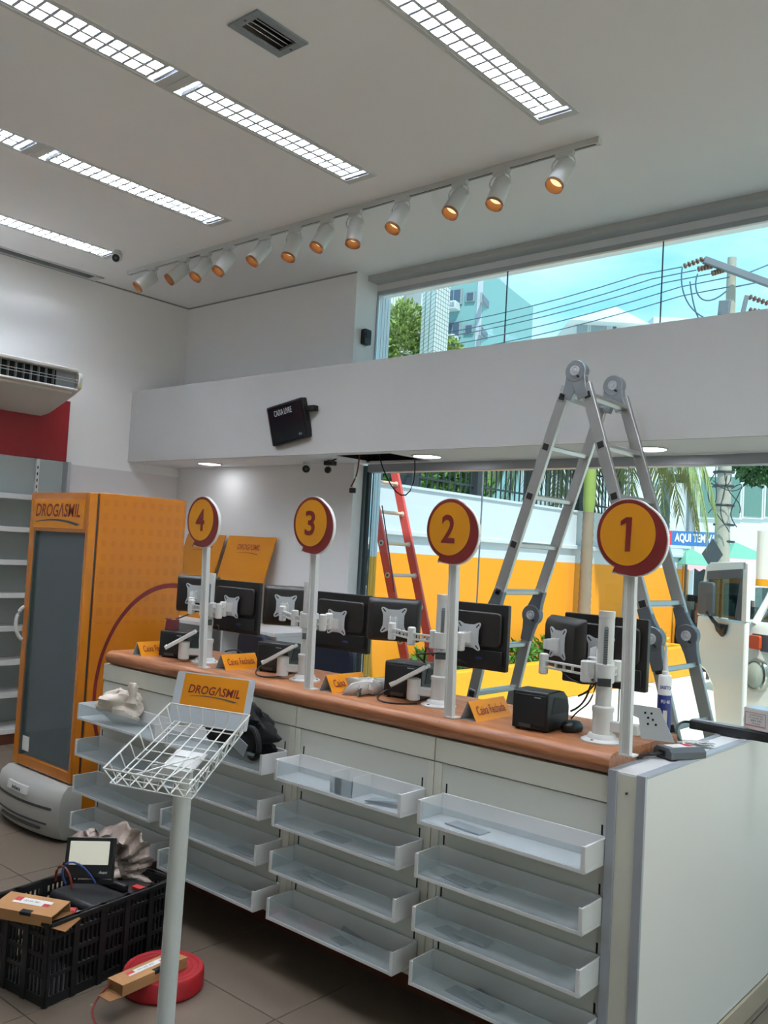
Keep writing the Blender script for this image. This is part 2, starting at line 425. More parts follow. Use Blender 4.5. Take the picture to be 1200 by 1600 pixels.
# shop window below the beam
LG = 2.83
w2 = thing('window_2', (XE, LG, 0), None, None, kind='structure')
XF = -3.70
fr = MB(); fr.bx(XF, XR, LG-.06, LG+.05, 2.345, BZ0+.0); fr.bx(XF, XR, LG-.04, LG+.04, -.05, .04)
fr.build('window_frame', 'alu_strip', w2, world=True, bevel=.003)
for k, (x0, x1, y0, y1, mm) in enumerate(((-3.93, -3.822, 2.78, 2.84, 'white_metal'), (-3.822, -3.785, 2.785, 2.85, 'grey_metal'), (-3.785, -3.728, 2.79, 2.86, mat('jamb_teal', '#6f8a8e', .3, .3)), (-3.728, -3.700, 2.795, 2.86, 'fence_dark'))):
    MB().bx(x0, x1, y0, y1, 0, 2.40).build('window_jamb', mm, w2, world=True, bevel=.003)
lc = [-3.698, -2.60, -1.45, -.25, .95, 2.1, XR]
for i in range(len(lc)-1):
    MB().bx(lc[i]+.003, lc[i+1]-.003, LG-.005, LG+.005, .04, 2.345).build('pane', 'window_glass', w2, world=True)
    if i: MB().bx(lc[i]-.003, lc[i]+.003, LG-.006, LG+.006, .04, 2.345).build('pane_joint', 'grey_metal', w2, world=True)
struct('trim_4', MB().bx(XE-.0, -3.750, YW, 2.775, 0, 2.405), 'plaster')
# grey strips painted in for the shadow-gap lines where the ceiling meets the walls
struct('trim_5', MB().bx(XL, XL+.006, -5, YW, 3.988, 4.0), 'grey_far'); struct('trim_6', MB().bx(XL, XE, YW-.006, YW, 3.988, 4.0), 'grey_far')

# ------------------------------------------------------------------ ceiling fixtures
def make_luminaire():
    L_ = 1.38
    root = thing('recessed_luminaire', (0, 0, ZC), 'x', 'ceiling light', 'recessed louvre ceiling lights')
    h = MB(); w = LW-.004
    h.bx(-w/2, -w/2+.003, -L_/2+.002, L_/2-.002, .0, .085); h.bx(w/2-.003, w/2, -L_/2+.002, L_/2-.002, 0, .085)
    h.bx(-w/2, w/2, -L_/2+.002, L_/2-.002, .085, .09); h.bx(-w/2, w/2, -L_/2+.002, -L_/2+.006, 0, .085); h.bx(-w/2, w/2, L_/2-.006, L_/2-.002, 0, .085)
    h.build('housing', 'reflector', root)
    t = MB()
    t.bx(-LW/2-.016, -LW/2+.004, -L_/2-.012, L_/2+.012, -.004, 0); t.bx(LW/2-.004, LW/2+.016, -L_/2-.012, L_/2+.012, -.004, 0)
    t.bx(-LW/2, LW/2, -L_/2-.012, -L_/2+.04, -.004, 0); t.bx(-LW/2, LW/2, L_/2-.04, L_/2+.012, -.004, 0)
    t.build('trim_frame', 'lamp_white', root)
    for x in (-.048, .048): MB().cyl((x, -.60, .042), (x, .60, .042), .014, n=12).build('tube', 'tube_light', root)
    for s in (-1, 1):
        e = MB(); e.bx(-.075, .075, s*.605-.012, s*.605+.012, .03, .08); e.bx(-.09, .09, s*.64-.004, s*.64+.004, .005, .07); e.build('lamp_holder', 'white_metal', root)
    sp = MB(); sp.prism([(-.005, 0), (.005, 0), (.012, .02), (-.012, .02)], (0, .60, .0), (1, 0, 0), (0, 0, 1), 1.2); sp.bx(-.009, .009, -.60, .60, -.0015, .0)
    for sx in (-1, 1): sp.bx(sx*.086-.010, sx*.086+.010, -.60, .60, -.0015, .0)
    sp.build('louvre_spine', 'lamp_white', root)
    b0 = None
    for k in range(18):
        y = -.59+k*1.18/17
        if b0 is None:
            q = MB(); q.prism([(-.001, 0), (.001, 0), (.006, .02), (-.006, .02)], (-.094, 0, 0), (0, 1, 0), (0, 0, 1), .188); q.bx(-.094, .094, -.008, .008, -.0015, 0)
            b0 = q.build('louvre_blade', mat('blade_paint', '#b9bfc8', .4, .2), root); o = b0
        else: o = inst(b0, 'louvre_blade', root)
        o.location = (0, y, .001)
    return root
lum0 = make_luminaire(); k = 0
LNAME = {-5.33: 'fourth row from the right, by the left wall', -3.96: 'third row from the right', -2.585: 'row just left of the air vent', -1.205: 'row right of the air vent', .17: 'row out past the right frame edge', 1.545: 'far right row out of frame'}
for j, (a, b) in enumerate(LUMY):
    for x in LUMX:
        o = lum0 if k == 0 else copy_tree(lum0); k += 1
        o.location = (x, (a+b)/2, ZC)
        o['label'] = 'lit louvred light, %s, %s' % (['window end', 'second from the window', 'third from the window', 'last from the window'][j], LNAME[x])
# narrow open slot along the left wall
sl = thing('ceiling_slot', (-6.02, 0, ZC), 'long narrow open slot in the ceiling along the left wall', 'ceiling slot')
m_ = MB(); m_.bx(-6.085, -5.955, -2, 1.55, 4.10, 4.105); m_.build('slot_back', 'steel_dark', sl, world=True)
m_ = MB(); m_.bx(-6.09, -6.08, -2, 1.55, 4.0, 4.10); m_.bx(-5.955, -5.945, -2, 1.55, 4.0, 4.1); m_.bx(-6.085, -5.955, 1.55, 1.555, 4, 4.1); m_.build('slot_side', 'grey_far', sl, world=True)
m_ = MB(); m_.bx(-6.05, -6.0, .55, 1.05, 4.06, 4.095); m_.build('wood_block', 'cardboard_in', sl, world=True)
m_ = MB(); m_.bx(-5.96, -5.935, -2, 1.62, 3.992, 4.0); m_.bx(-6.1, -6.083, -2, 1.62, 3.992, 4.0); m_.bx(-6.09, -5.94, 1.545, 1.62, 3.992, 4.0); m_.build('slot_trim', 'lamp_white', sl, world=True)
m_ = MB(); m_.tube([(-6.02, -2, 4.05), (-6.02, 1.50, 4.05)], .012); m_.build('rod', 'lamp_white', sl, world=True)
# air vent
av = thing('air_vent', (-1.885, -.078, ZC), 'small grey rectangular air vent with dark slats in the ceiling', 'air vent')
m_ = MB(); x0, x1, y0, y1 = -1.985, -1.787, -.232, .078
m_.bx(x0, x0+.04, y0, y1, 3.99, 4.0); m_.bx(x1-.04, x1, y0, y1, 3.99, 4.0); m_.bx(x0+.04, x1-.04, y0, y0+.04, 3.99, 4); m_.bx(x0+.04, x1-.04, y1-.04, y1, 3.99, 4)
m_.build('vent_frame', 'grey_far', av, world=True, bevel=.002)
MB().bx(-1.95, -1.82, -.20, .045, 4.06, 4.065).build('vent_back', 'dark_void', av, world=True)
for i in range(4):
    m_ = MB(); m_.box((-1.94+.0 + .016+i*.031, -.0775, 4.008), (.020, .236, .003), RY(.55)); m_.build('slat', 'grey_metal', av, world=True)
for y in (-.215, .06):
    MB().cyl((-1.885, y, 3.988), (-1.885, y, 3.992), .006, n=8).build('screw', 'steel_dark', av, world=True)
# bullet camera on the ceiling
def ball_camera(p, d, label, drop, mname='lamp_white'):
    p = Vector(p); d = Vector(d).normalized()
    t = thing('security_camera', p, label, 'camera')
    MB().lathe([(.034, 0), (.034, -.012), (.02, -.02)], (0, 0, 0), n=18).build('mount', mname, t)
    c = Vector((0, 0, -drop))
    b = MB(); b.lathe([(.012, -.05), (.03, -.044), (.038, -.02), (.040, .01), (.038, .03), (.034, .034)], c, d, 18); b.build('body', mname, t)
    b = MB(); b.lathe([(.031, .0), (.031, .004), (.022, .006)], c+d*.033, d, 18); b.build('lens_ring', 'black_plastic', t)
    MB().lathe([(.012, 0), (.012, .003), (.006, .005)], c+d*.038, d, 12).build('lens', 'steel_dark', t)
    return t
ball_camera((-5.19, 1.27+.0, 4.0), (.75, -.8, -.55), 'small white camera on the ceiling at the end of the fourth light row', .05)
ball_camera((-4.13, 2.50, BZ0), (.62, -.8, -.35), 'white dome camera under the beam left of the open hatch', .05)

# lighting track and spotlights
TY = 1.635
trk = thing('light_track', (-3.35, TY, ZC), 'long white track rail carrying the spotlights on the ceiling', 'light track')
m_ = MB(); m_.bx(-5.56, -1.135, TY-.018, TY+.018, 3.978, 4.0); m_.bx(-5.56, -1.135, TY-.018, TY-.010, 3.966, 3.978); m_.bx(-5.56, -1.135, TY+.010, TY+.018, 3.966, 3.978)
m_.build('rail', 'lamp_white', trk, world=True, bevel=.0015)
MB().bx(-5.55, -1.15, TY-.010, TY+.010, 3.974, 3.979).build('conductor_slot', 'dark_void', trk, world=True)
m_ = MB(); m_.bx(-1.15, -1.128, TY-.02, TY+.02, 3.963, 4.0); m_.build('end_cap', 'lamp_white', trk, world=True, bevel=.002)
m_ = MB(); m_.bx(-5.57, -5.548, TY-.02, TY+.02, 3.963, 4.0); m_.build('end_cap', 'lamp_white', trk, world=True, bevel=.002)
SPX = [-5.223, -4.791, -4.513, -4.232, -3.824, -3.504, -3.186, -2.918, -2.511, -2.057, -1.759, -1.341]
SPD = [(-.06, -.125, -.125), (-.06, -.125, -.135), (-.02, -.10, -.155), (-.02, -.10, -.155), (-.035, -.11, -.155), (-.004, -.075, -.185), (-.025, -.10, -.18), (.012, -.05, -.2), (-.02, -.095, -.175), (-.018, -.095, -.165), (-.008, -.085, -.185), (-.022, -.10, -.16)]
ORD = ['first', 'second', 'third', 'fourth', 'fifth', 'sixth', 'seventh', 'eighth', 'ninth', 'tenth', 'eleventh', 'twelfth']
for i, (x, d) in enumerate(zip(SPX, SPD)):
    d = Vector(d).normalized()
    s = thing('track_spotlight', (x, TY, 3.97), 'white cylinder track spotlight with copper rim, %s from the left wall end' % ORD[i], 'spotlight', 'spotlights on the ceiling track')
    MB().bx(-.055, .055, -.017, .017, -.026, .006).build('adapter', 'lamp_white', s, bevel=.004)
    MB().cyl((.02, 0, -.026), (.02, 0, -.055), .005, n=8).build('stem', 'lamp_white', s)
    top = Vector((.01, .012, -.065))
    m_ = MB(); m_.lathe([(.0, .0), (.030, .0), (.044, .006), (.052, .018), (.053, .17), (.0525, .178), (.049, .178), (.048, .165)], top-d*.012, d, 26); m_.f = m_.f[:-1]
    m_.build('head', 'lamp_white', s)
    m_ = MB(); m_.lathe([(.0505, .150), (.0518, .196), (.0498, .1965), (.046, .15), (.043, .125)], top-d*.012, d, 26); m_.f = m_.f[:-2]
    m_.build('copper_rim', 'copper', s)
    m_ = MB(); m_.lathe([(.043, .122), (.043, .127), (.02, .130)], top+d*.006, d, 20); m_.build('lamp', 'spot_light', s)
    side = d.cross(X).normalized(); q = d.cross(Y).normalized()
    m_ = MB(); m_.tube(bez((-.02, -.0, -.02), (-.075, -.01, -.03), (-.085, -.02, -.09), top+q*.054*(1 if q.x < 0 else -1)+d*.05), .0042); m_.build('cable', 'lamp_white', s)
    m_ = MB(); m_.tube(bez((.03, .0, -.02), (.07, .0, -.04), (.075, -.0, -.08), top-q*.05*(1 if q.x < 0 else -1)+d*.03), .003); m_.build('bracket', 'lamp_white', s)
# downlights in the soffit
for n_, (x, y) in enumerate(((-5.27, 2.395), (-2.80, 2.40), (-1.13, 2.42))):
    t = thing('downlight', (x, y, BZ0), ['lit round downlight under the beam near the left corner', 'lit round downlight under the beam above sign two', 'lit round downlight under the beam partly behind the aluminium ladder'][n_], 'downlight', 'round downlights under the beam')
    MB().lathe([(.085, -.0015), (.112, -.002), (.115, -.006), (.100, -.008), (.098, -.004), (.085, -.003)], n=32).build('rim', 'lamp_white', t)
    MB().lathe([(.0, -.003), (.097, -.003), (.097, -.006), (.0, -.0065)], n=32).build('diffuser', 'down_light', t)

# wires hanging out of the hatch, loose camera
hc = Vector((-3.50, 2.55, BZ0))
def cable(name, pts, r, m, label, group=None, cat='cable'):
    mb = MB(); mb.tube(pts, r, 6); return tag(mb.build(name, m), label, cat, group)
cable('cable', bez((-3.45, 2.58, 2.60), (-3.45, 2.6, 2.35), (-3.20, 2.66, 1.95), (-3.12, 2.66, 2.25))+bez((-3.12, 2.66, 2.25), (-3.1, 2.66, 2.35), (-3.1, 2.62, 2.45), (-3.1, 2.6, 2.6))[1:], .005, 'wire_black', 'thin black cable looping down from the open hatch')
cable('cable', bez((-3.55, 2.35, 2.60), (-3.56, 2.35, 2.39), (-3.75, 2.38, 2.38), (-3.81, 2.42, 2.40), 8), .007, 'wire_black', 'black cable running from the hatch to the loose camera')
cable('cable', bez((-3.55, 2.5, 2.60), (-3.55, 2.5, 2.35), (-3.5, 2.45, 2.30), (-3.62, 2.5, 2.2), 10), .006, 'wire_red', 'brown wire dangling below the open hatch')
cable('cable', bez((-3.25, 2.35, 2.62), (-3.3, 2.35, 2.42), (-3.42, 2.35, 2.42), (-3.44, 2.35, 2.5), 10), .008, 'wire_blue', 'blue wire bunched in the open hatch')
lc_ = thing('security_camera', (-3.80, 2.42, 2.33), 'loose black camera dangling beside the open hatch', 'camera')
MB().lathe([(.015, 0), (.026, .006), (.028, .03), (.02, .045)], (0, 0, 0), (.5, -.8, -.2), 16).build('body', 'black_plastic', lc_)
MB().bx(-.05, .04, -.01, .05, .035, .07).build('bracket', 'black_plastic', lc_, bevel=.004)
m_ = MB(); m_.box((-3.60, 2.50, 2.17), (.05, .03, .04), RZ(.5)); tag(m_.build('connector', 'black_plastic', bevel=.004), 'small black plug at the end of the dangling brown wire', 'connector')

# customer call display on the beam
dp = Vector((-3.89, 2.03, 2.655))
ds = thing('call_display', (-3.89, BY, 2.655), 'tilted black CAIXA LIVRE display box on the beam face', 'display')
Rd = RY(-.155) @ RX(.16)
def dpt(u, v, w=0): return dp+Rd @ Vector((u, w, v))
m_ = MB(); m_.prism(rrect(.40, .305, .012), dpt(0, 0, .0), Rd @ X, Rd @ Z, -.045); m_.build('case', 'black_plastic', ds, world=True, fixn=True)
m_ = MB(); m_.prism(rrect(.37, .275, .008), dpt(0, 0, -.0005), Rd @ X, Rd @ Z, .0035); m_.build('screen', mat('screen_dark', '#0d1116', .15), ds, world=True, fixn=True)
lettering('lettering', 'CAIXA LIVRE', dpt(-.025, .088, -.0045), Rd @ X, Rd @ Z, .195, .046, mat('ink_pale', '#c9cdd0', .5), ds, bold=.004)
lettering('lettering', 'fila', dpt(.125, -.112, -.0045), Rd @ X, Rd @ Z, .035, .018, 'ink_pale', ds)
m_ = MB(); m_.bx(-3.70, -3.62, 2.04, BY-.001, 2.735, 2.775); m_.build('wall_bracket', 'black_plastic', ds, world=True, bevel=.003)
MB().bx(-3.86, -3.80, 2.055, BY-.001, 2.62, 2.70).build('mount_block', 'black_plastic', ds, world=True)
# alarm sensor on the reveal
se = thing('motion_sensor', (XE, 2.77, 3.46), 'small black sensor box on the window reveal', 'sensor')
m_ = MB(); m_.prism(rrect(.085, .13, .015), (XE+.0005, 2.79, 3.475), Y, Z, .045); m_.build('case', 'black_plastic', se, world=True, bevel=.004, fixn=True)
m_ = MB(); m_.prism(rrect(.05, .06, .01), (XE+.045, 2.79, 3.495), Y, Z, .004); m_.build('lens', 'black_soft', se, world=True, fixn=True)

# ------------------------------------------------------------------ left wall: shelving, red panel, air conditioner
g = thing('wall_shelving', (-5.92, .3, 0), 'white metal wall shelving with empty shelves behind the yellow fridge', 'shelving')
SY0, SY1 = -.9, 1.46
MB().bx(-6.088, -6.075, SY0, SY1-.03, .0, 2.33).build('back_panel', mat('shelf_back', '#a9b0ae', .5), g, world=True)
for y in (SY0, .28, 1.17):
    u = MB(); u.bx(-6.075, -6.045, y, y+.03, 0, 2.33); ob = u.build('upright', 'white_metal', g, world=True)
    s0 = None
    for kz in range(40):
        if s0 is None:
            s0 = MB().bx(-6.045, -6.0445, y+.010, y+.020, .1, .125).build('slot', 'dark_void', ob, world=True); so = s0
        else: so = inst(s0, 'slot', ob)
        so.location = (0, 0, kz*.055)
MB().bx(-6.088, -5.99, SY1-.03, SY1, 0, 2.33).build('end_panel', 'grey_metal', g, world=True, bevel=.002)
for z in (1.985, 1.72, 1.455, 1.19, .925, .655, .395):
    m_ = MB(); m_.bx(-6.044, -5.745, SY0, SY1-.031, z-.004, z+.01); m_.bx(-5.762, -5.74, SY0, SY1-.031, z-.022, z+.02)
    m_.build('shelf', 'white_metal', g, world=True, bevel=.003)
m_ = MB(); m_.bx(-6.044, -5.74, SY0, SY1-.031, .085, .125); m_.build('base_shelf', 'white_metal', g, world=True, bevel=.003)
MB().bx(-6.07, -5.755, SY0, SY1-.031, 0, .085).build('plinth', 'wood_plinth', g, world=True)
rp_ = MB(); rp_.bx(-6.088, -6.078, -1.6, 1.46, 2.335, 2.87)
tag(rp_.build('red_fascia', 'red_panel', bevel=.002), 'plain dark red fascia panel above the wall shelving', 'panel')
# air conditioner
ac = thing('air_conditioner', (-5.75, .2, 2.7), 'white under-ceiling air conditioner mounted high on the left wall', 'air conditioner')
prof = [(-6.07, 3.07), (-5.52, 3.03), (-5.44, 3.0), (-5.425, 2.965), (-5.44, 2.885), (-5.53, 2.845), (-5.93, 2.715), (-6.07, 2.70)]
AY0, AY1 = -.55, 1.19
m_ = MB(); m_.prism([(p[0], p[1]) for p in prof[:2]]+[(-5.50, 3.0), (-5.50, 2.89)]+[(p[0], p[1]) for p in prof[5:]], (0, AY1-.03, 0), X, Z, AY1-AY0-.06)
m_.build('body', mat('ac_white', '#cfccc6', .5), ac, world=True, fixn=True)
for y in (AY0, AY1-.035):
    m_ = MB(); m_.prism(prof, (0, y+.035, 0), X, Z, .035); m_.build('end_cap', 'ac_white', ac, world=True, fixn=True, bevel=.004)
m_ = MB(); m_.bx(-5.56, -5.435, AY0+.03, AY1-.035, 3.008, 3.038); m_.build('top_lip', 'ac_white', ac, world=True, bevel=.008)
m_ = MB(); m_.bx(-5.54, -5.435, AY0+.03, AY1-.035, 2.860, 2.878); m_.build('bottom_lip', 'ac_white', ac, world=True, bevel=.008)
MB().bx(-5.505, -5.499, AY0+.03, AY1-.20, 2.878, 3.01).build('outlet', 'dark_void', ac, world=True)
MB().bx(-5.52, -5.494, AY1-.20, AY1-.036, 2.878, 3.01).build('outlet_block', 'grey_far', ac, world=True)
for z in (2.930, 2.952):
    m_ = MB(); m_.box((-5.452, (AY0+AY1)/2, z), (.012, AY1-AY0-.08, .004), RY(.2)); m_.build('louvre', 'white_metal', ac, world=True)
for kk in range(26):
    y = AY0+.08+kk*.062
    if y > AY1-.21: break
    MB().bx(-5.50, -5.468, y, y+.005, 2.878, 3.01).build('vane', 'grey_far', ac, world=True)
m_ = MB(); m_.bx(-5.43, -5.426, AY1-.034, AY1-.01, 2.892, 2.904); m_.build('energy_sticker', mat('sticker_lime', '#b9c832', .5), ac, world=True)
m_ = MB(); m_.bx(-5.98, -5.86, AY1-.25, AY1-.20, 3.055, 3.10); m_.build('hanger', 'grey_metal', ac, world=True)

# ------------------------------------------------------------------ yellow fridge
FX0, FX1, FY0, FY1, FZT = -4.045, -3.385, .10, .765, 1.95
fd = thing('display_fridge', ((FX0+FX1)/2, .4, 0), 'tall yellow glass-door drinks fridge with a burgundy logo left of the counter', 'fridge')
def squares_mat(name, base, dot, px, pz):
    m = bpy.data.materials.new(name); m.use_nodes = True; t = m.node_tree; b = t.nodes['Principled BSDF']
    co = t.nodes.new('ShaderNodeTexCoord'); sp = t.nodes.new('ShaderNodeSeparateXYZ'); t.links.new(co.outputs['Object'], sp.inputs[0])
    def N(op, a, c=None):
        n = t.nodes.new('ShaderNodeMath'); n.operation = op
        for i, v in enumerate((a, c)):
            if v is None: continue
            if isinstance(v, (int, float)): n.inputs[i].default_value = v
            else: t.links.new(v, n.inputs[i])
        return n.outputs[0]
    h = N('ADD', sp.outputs['X'], sp.outputs['Y'])
    def cell(v, p): return N('ABSOLUTE', N('SUBTRACT', N('FRACT', N('DIVIDE', N('ADD', v, 10.0), p)), .5))
    d = N('MAXIMUM', cell(h, px), cell(sp.outputs['Z'], pz))
    n = t.nodes.new('ShaderNodeTexNoise'); n.inputs['Scale'].default_value = 2.0; t.links.new(co.outputs['Object'], n.inputs['Vector'])
    size = N('MULTIPLY', n.outputs['Fac'], .5)
    lo = N('GREATER_THAN', sp.outputs['Z'], 1.20)
    k_ = N('MULTIPLY', N('MULTIPLY', N('LESS_THAN', d, size), lo), .17)
    mx = t.nodes.new('ShaderNodeMix'); mx.data_type = 'RGBA'; mx.inputs[6].default_value = lin(base); mx.inputs[7].default_value = lin(dot)
    t.links.new(k_, mx.inputs[0]); t.links.new(mx.outputs[2], b.inputs['Base Color']); b.inputs['Roughness'].default_value = .25
    b.inputs['Coat Weight'].default_value = .3; MATS[name] = m; return m
squares_mat('fridge_wrap', '#c47210', '#8f4f0c', .062, .078)
m_ = MB(); B0 = .165
m_.bx(FX1-.03, FX1, B0, FY1, .10, FZT); m_.bx(FX0, FX0+.03, B0, FY1, .10, FZT); m_.bx(FX0+.03, FX1-.03, FY1-.03, FY1, .1, FZT)
m_.bx(FX0+.03, FX1-.03, B0, FY1-.03, FZT-.05, FZT); m_.bx(FX0+.03, FX1-.03, B0, FY1-.03, .10, .30)
m_.build('cabinet', 'fridge_wrap', fd, world=True, bevel=.004)
m_ = MB(); m_.bx(FX0+.031, FX1-.031, FY1-.04, FY1-.031, .31, FZT-.06); m_.build('liner', mat('fridge_liner', '#e3ecef', .5), fd, world=True)
for i, z in enumerate((.62, .92, 1.2, 1.48)):
    m_ = MB()
    for yy in (.20, .32, .44, .56, .68): m_.tube([(FX0+.035, yy, z), (FX1-.035, yy, z)], .004, 5)
    m_.tube([(FX0+.035, .19, z), (FX1-.035, .19, z)], .007, 5); m_.build('rack', 'white_metal', fd, world=True)
m_ = MB(); m_.bx(FX0+.20, FX0+.215, FY1-.055, FY1-.041, .35, 1.6); m_.build('rack_post', 'steel_dark', fd, world=True)
GX0, GX1, GZ0, GZ1 = -3.985, -3.415, .375, 1.712
dr = MB(); D0, D1 = FY0, .15
dr.bx(FX0, GX0, D0, D1, .315, 1.945); dr.bx(GX1, FX1, D0, D1, .315, 1.945); dr.bx(GX0, GX1, D0, D1, .315, GZ0); dr.bx(GX0, GX1, D0, D1, GZ1, 1.945)
door = dr.build('door', 'yellow_gloss', fd, world=True, bevel=.004)
m_ = MB(); m_.bx(GX0, GX1, .115, .122, GZ0, GZ1); m_.build('door_glass', 'fridge_glass', door, world=True)
m_ = MB(); m_.bx(FX0+.05, FX1-.05, D0-.004, D0+.001, 1.735, 1.905); m_.build('logo_panel', 'yellow', door, world=True)
m_ = MB(); m_.bx(FX0+.01, FX1-.01, .151, .164, .32, 1.94); m_.build('gasket', 'steel_dark', fd, world=True)
m_ = MB(); m_.bx(GX0+.002, GX0+.02, .102, .15, GZ0, GZ1); m_.bx(GX0+.045, GX0+.055, .125, .15, GZ0, GZ1); m_.build('door_rail', mat('rail_green', '#4e5c58', .4, .4), door, world=True)
m_ = MB(); m_.tube(bez((FX0+.012, D0, 1.05), (FX0-.015, D0-.05, 1.08), (FX0-.015, D0-.05, 1.22), (FX0+.012, D0, 1.25)), .011, 8); m_.build('door_handle', 'white_metal', door, world=True)
m_ = MB(); m_.bx(GX0+.012, GX0+.095, .1125, .1148, .40, .485); m_.build('sticker', 'label_white', door, world=True)
def swoosh(o, ux, uy, w, h, m, parent, lift=.001):
    o = Vector(o); uz = Vector(ux).cross(Vector(uy)); n = 14; up = []; dn = []
    for i in range(n+1):
        t = i/n; x = (t-.5)*w; y = h*(1-(2*t-.9)**2*.8)
        th = .16*h+.42*h*t if t < .93 else .58*h*(1-t)/.07
        up.append(o+ux*x+uy*y+uz*lift); dn.append(o+ux*x+uy*(y-th)+uz*lift)
    b = MB(); b.add(up+dn, [(i, n+1+i, n+2+i, i+1) for i in range(n)]); return b.build('logo_swoosh', m, parent, world=True, smooth=False)
lettering('lettering', 'DROGΛSMIL', (-3.715, D0-.0045, 1.842), X, Z, .50, .082, 'burgundy', door, bold=.016, shear=.14)
swoosh((-3.715, D0-.0045, 1.760), X, Z, .50, .028, mat('ink_teal', '#37484a', .5), door)
# burgundy ring printed on the side wrap
CY_, CZ_, RR = .70, .80, .625
b = MB(); n = 40; pts = []
a0, a1 = math.radians(84), math.radians(228)
for i in range(n+1):
    a = a0+(a1-a0)*i/n; c_, s_ = math.cos(a), math.sin(a)
    pts.append(((CY_+(RR-.014)*c_*.78), CZ_+(RR-.014)*s_, (CY_+(RR+.014)*c_*.78), CZ_+(RR+.014)*s_))
b.add([(FX1+.0012, p[0], p[1]) for p in pts]+[(FX1+.0012, p[2], p[3]) for p in pts], [(i, n+1+i, n+2+i, i+1) for i in range(n)])
b.build('printed_ring', 'burgundy', fd, world=True, smooth=False)
# grey bulging kick grille
def kick_ring(z, off, y1=.165):
    P = []; x0, x1 = FX0-.01-off*.3, FX1+.01+off*.3; n = 12
    for i in range(n+1):
        t = i/n; P.append(Vector((x0+(x1-x0)*t, .085-off-.055*math.sin(PI*t)**.7, z)))
    P += [Vector((x1, y1, z)), Vector((x0, y1, z))]; return P
m_ = MB(); m_.loft([kick_ring(.012, .0), kick_ring(.03, .03), kick_ring(.10, .05), kick_ring(.22, .05), kick_ring(.275, .035), kick_ring(.305, .0)])
kg = m_.build('kick_grille', mat('kick_grey', '#b4b3ae', .5), fd, world=True, fixn=True, ang=50)
def kp(t, z, o): 
    x0, x1 = FX0-.025, FX1+.025
    return Vector((x0+(x1-x0)*t, .035-.055*math.sin(PI*t)**.7-o, z))
for z0, z1, ta, tb in ((.178, .192, .10, .92), (.062, .075, .20, .80), (.095, .105, .14, .88)):
    m_ = MB(); n = 12
    m_.loft([[kp(ta+(tb-ta)*i/n, z0, .003), kp(ta+(tb-ta)*i/n, z1, .003), kp(ta+(tb-ta)*i/n, z1, -.01), kp(ta+(tb-ta)*i/n, z0, -.01)] for i in range(n+1)])
    m_.build('groove', 'steel_dark', kg, world=True, fixn=True)
m_ = MB(); n = 8; ta, tb = .30, .62
m_.loft([[kp(ta+(tb-ta)*i/n, .225, .007), kp(ta+(tb-ta)*i/n, .268, .0), kp(ta+(tb-ta)*i/n, .268, -.02), kp(ta+(tb-ta)*i/n, .225, -.01)] for i in range(n+1)])
m_.build('badge', 'white_metal', kg, world=True, fixn=True)
pa, pb = kp(.40, .245, .0), kp(.54, .245, .0)
lettering('lettering', 'imbera', (pa+pb)/2+Vector((0, -.008, 0)), (pb-pa), Vector((0, .2, 1)), .10, .022, mat('ink_navy', '#1d2430', .5), kg, bold=.03, shear=.2)
for x in (FX0+.06, FX1-.06):
    for y in (.22, FY1-.06): MB().cyl((x, y, 0), (x, y, .10), .022, n=10).build('foot', 'black_plastic', fd, world=True)

# ------------------------------------------------------------------ checkout counter
CZT = 1.108
UN = [(-.127, -.772), (-.847, -1.505), (-1.582, -2.241), (-2.318, -2.988)]
SE = [-.126, -.812, -1.540, -2.275, -2.995]
UL = ['display unit with acrylic trays at the right end of the counter, under sign one', 'display unit with acrylic trays and two dividers, second from the right end',
      'display unit with acrylic trays behind the white wire basket stand', 'display unit with acrylic trays at the fridge end of the counter']
TZ = [.765, .582, .400, .216]
for i, (xa, xb) in enumerate(UN):
    s1, s0 = SE[i], SE[i+1]
    u = thing('display_unit', ((s0+s1)/2, .2, 0), 'white '+UL[i], 'display unit', 'tray units forming the counter front')
    m_ = MB(); m_.bx(s0+.001, s1-.001, .03, .50, .16, 1.038); m_.build('body', 'cream_laminate', u, world=True)
    m_ = MB(); m_.bx(s0+.002, s1-.002, .012, .03, .955, 1.038); m_.build('top_panel', 'cream_laminate', u, world=True, bevel=.0015)
    m_ = MB(); m_.bx(xb-.004, xa+.004, .016, .03, .165, .951); m_.build('back_panel', mat('back_panel', '#cfcec6', .45), u, world=True, bevel=.001)
    for x0, x1 in ((s0+.002, xb-.006), (xa+.006, s1-.002)):
        if x1-x0 < .004: continue
        m_ = MB(); m_.bx(x0, x1, .012, .03, .165, .951); up = m_.build('upright', 'cream_laminate', u, world=True, bevel=.001)
    MB().bx(s0+.001, s1-.001, .20, .48, 0, .16).build('plinth', 'wood_plinth', u, world=True)
    for z in TZ:
        for x in (xb+.018, xa-.018):
            MB().bx(x-.003, x+.003, .0148, .0165, z+.085, z+.118).build('bracket_slot', 'dark_void', u, world=True)
        m_ = MB()
        m_.bx(xb, xa, -.125, .014, z, z+.012)
        m_.bx(xb, xb+.007, -.122, .014, z+.012, z+.082); m_.bx(xa-.007, xa, -.122, .014, z+.012, z+.082)
        m_.bx(xb, xb+.014, -.126, -.119, z, z+.082); m_.bx(xa-.014, xa, -.126, -.119, z, z+.082)
        m_.bx(xb+.007, xa-.007, .006, .014, z+.012, z+.085)
        tr = m_.build('tray', 'white_laminate', u, world=True, bevel=.0008)
        MB().bx(xb+.014, xa-.014, -.1235, -.1205, z+.012, z+.078).build('acrylic_front', 'acrylic', tr, world=True)
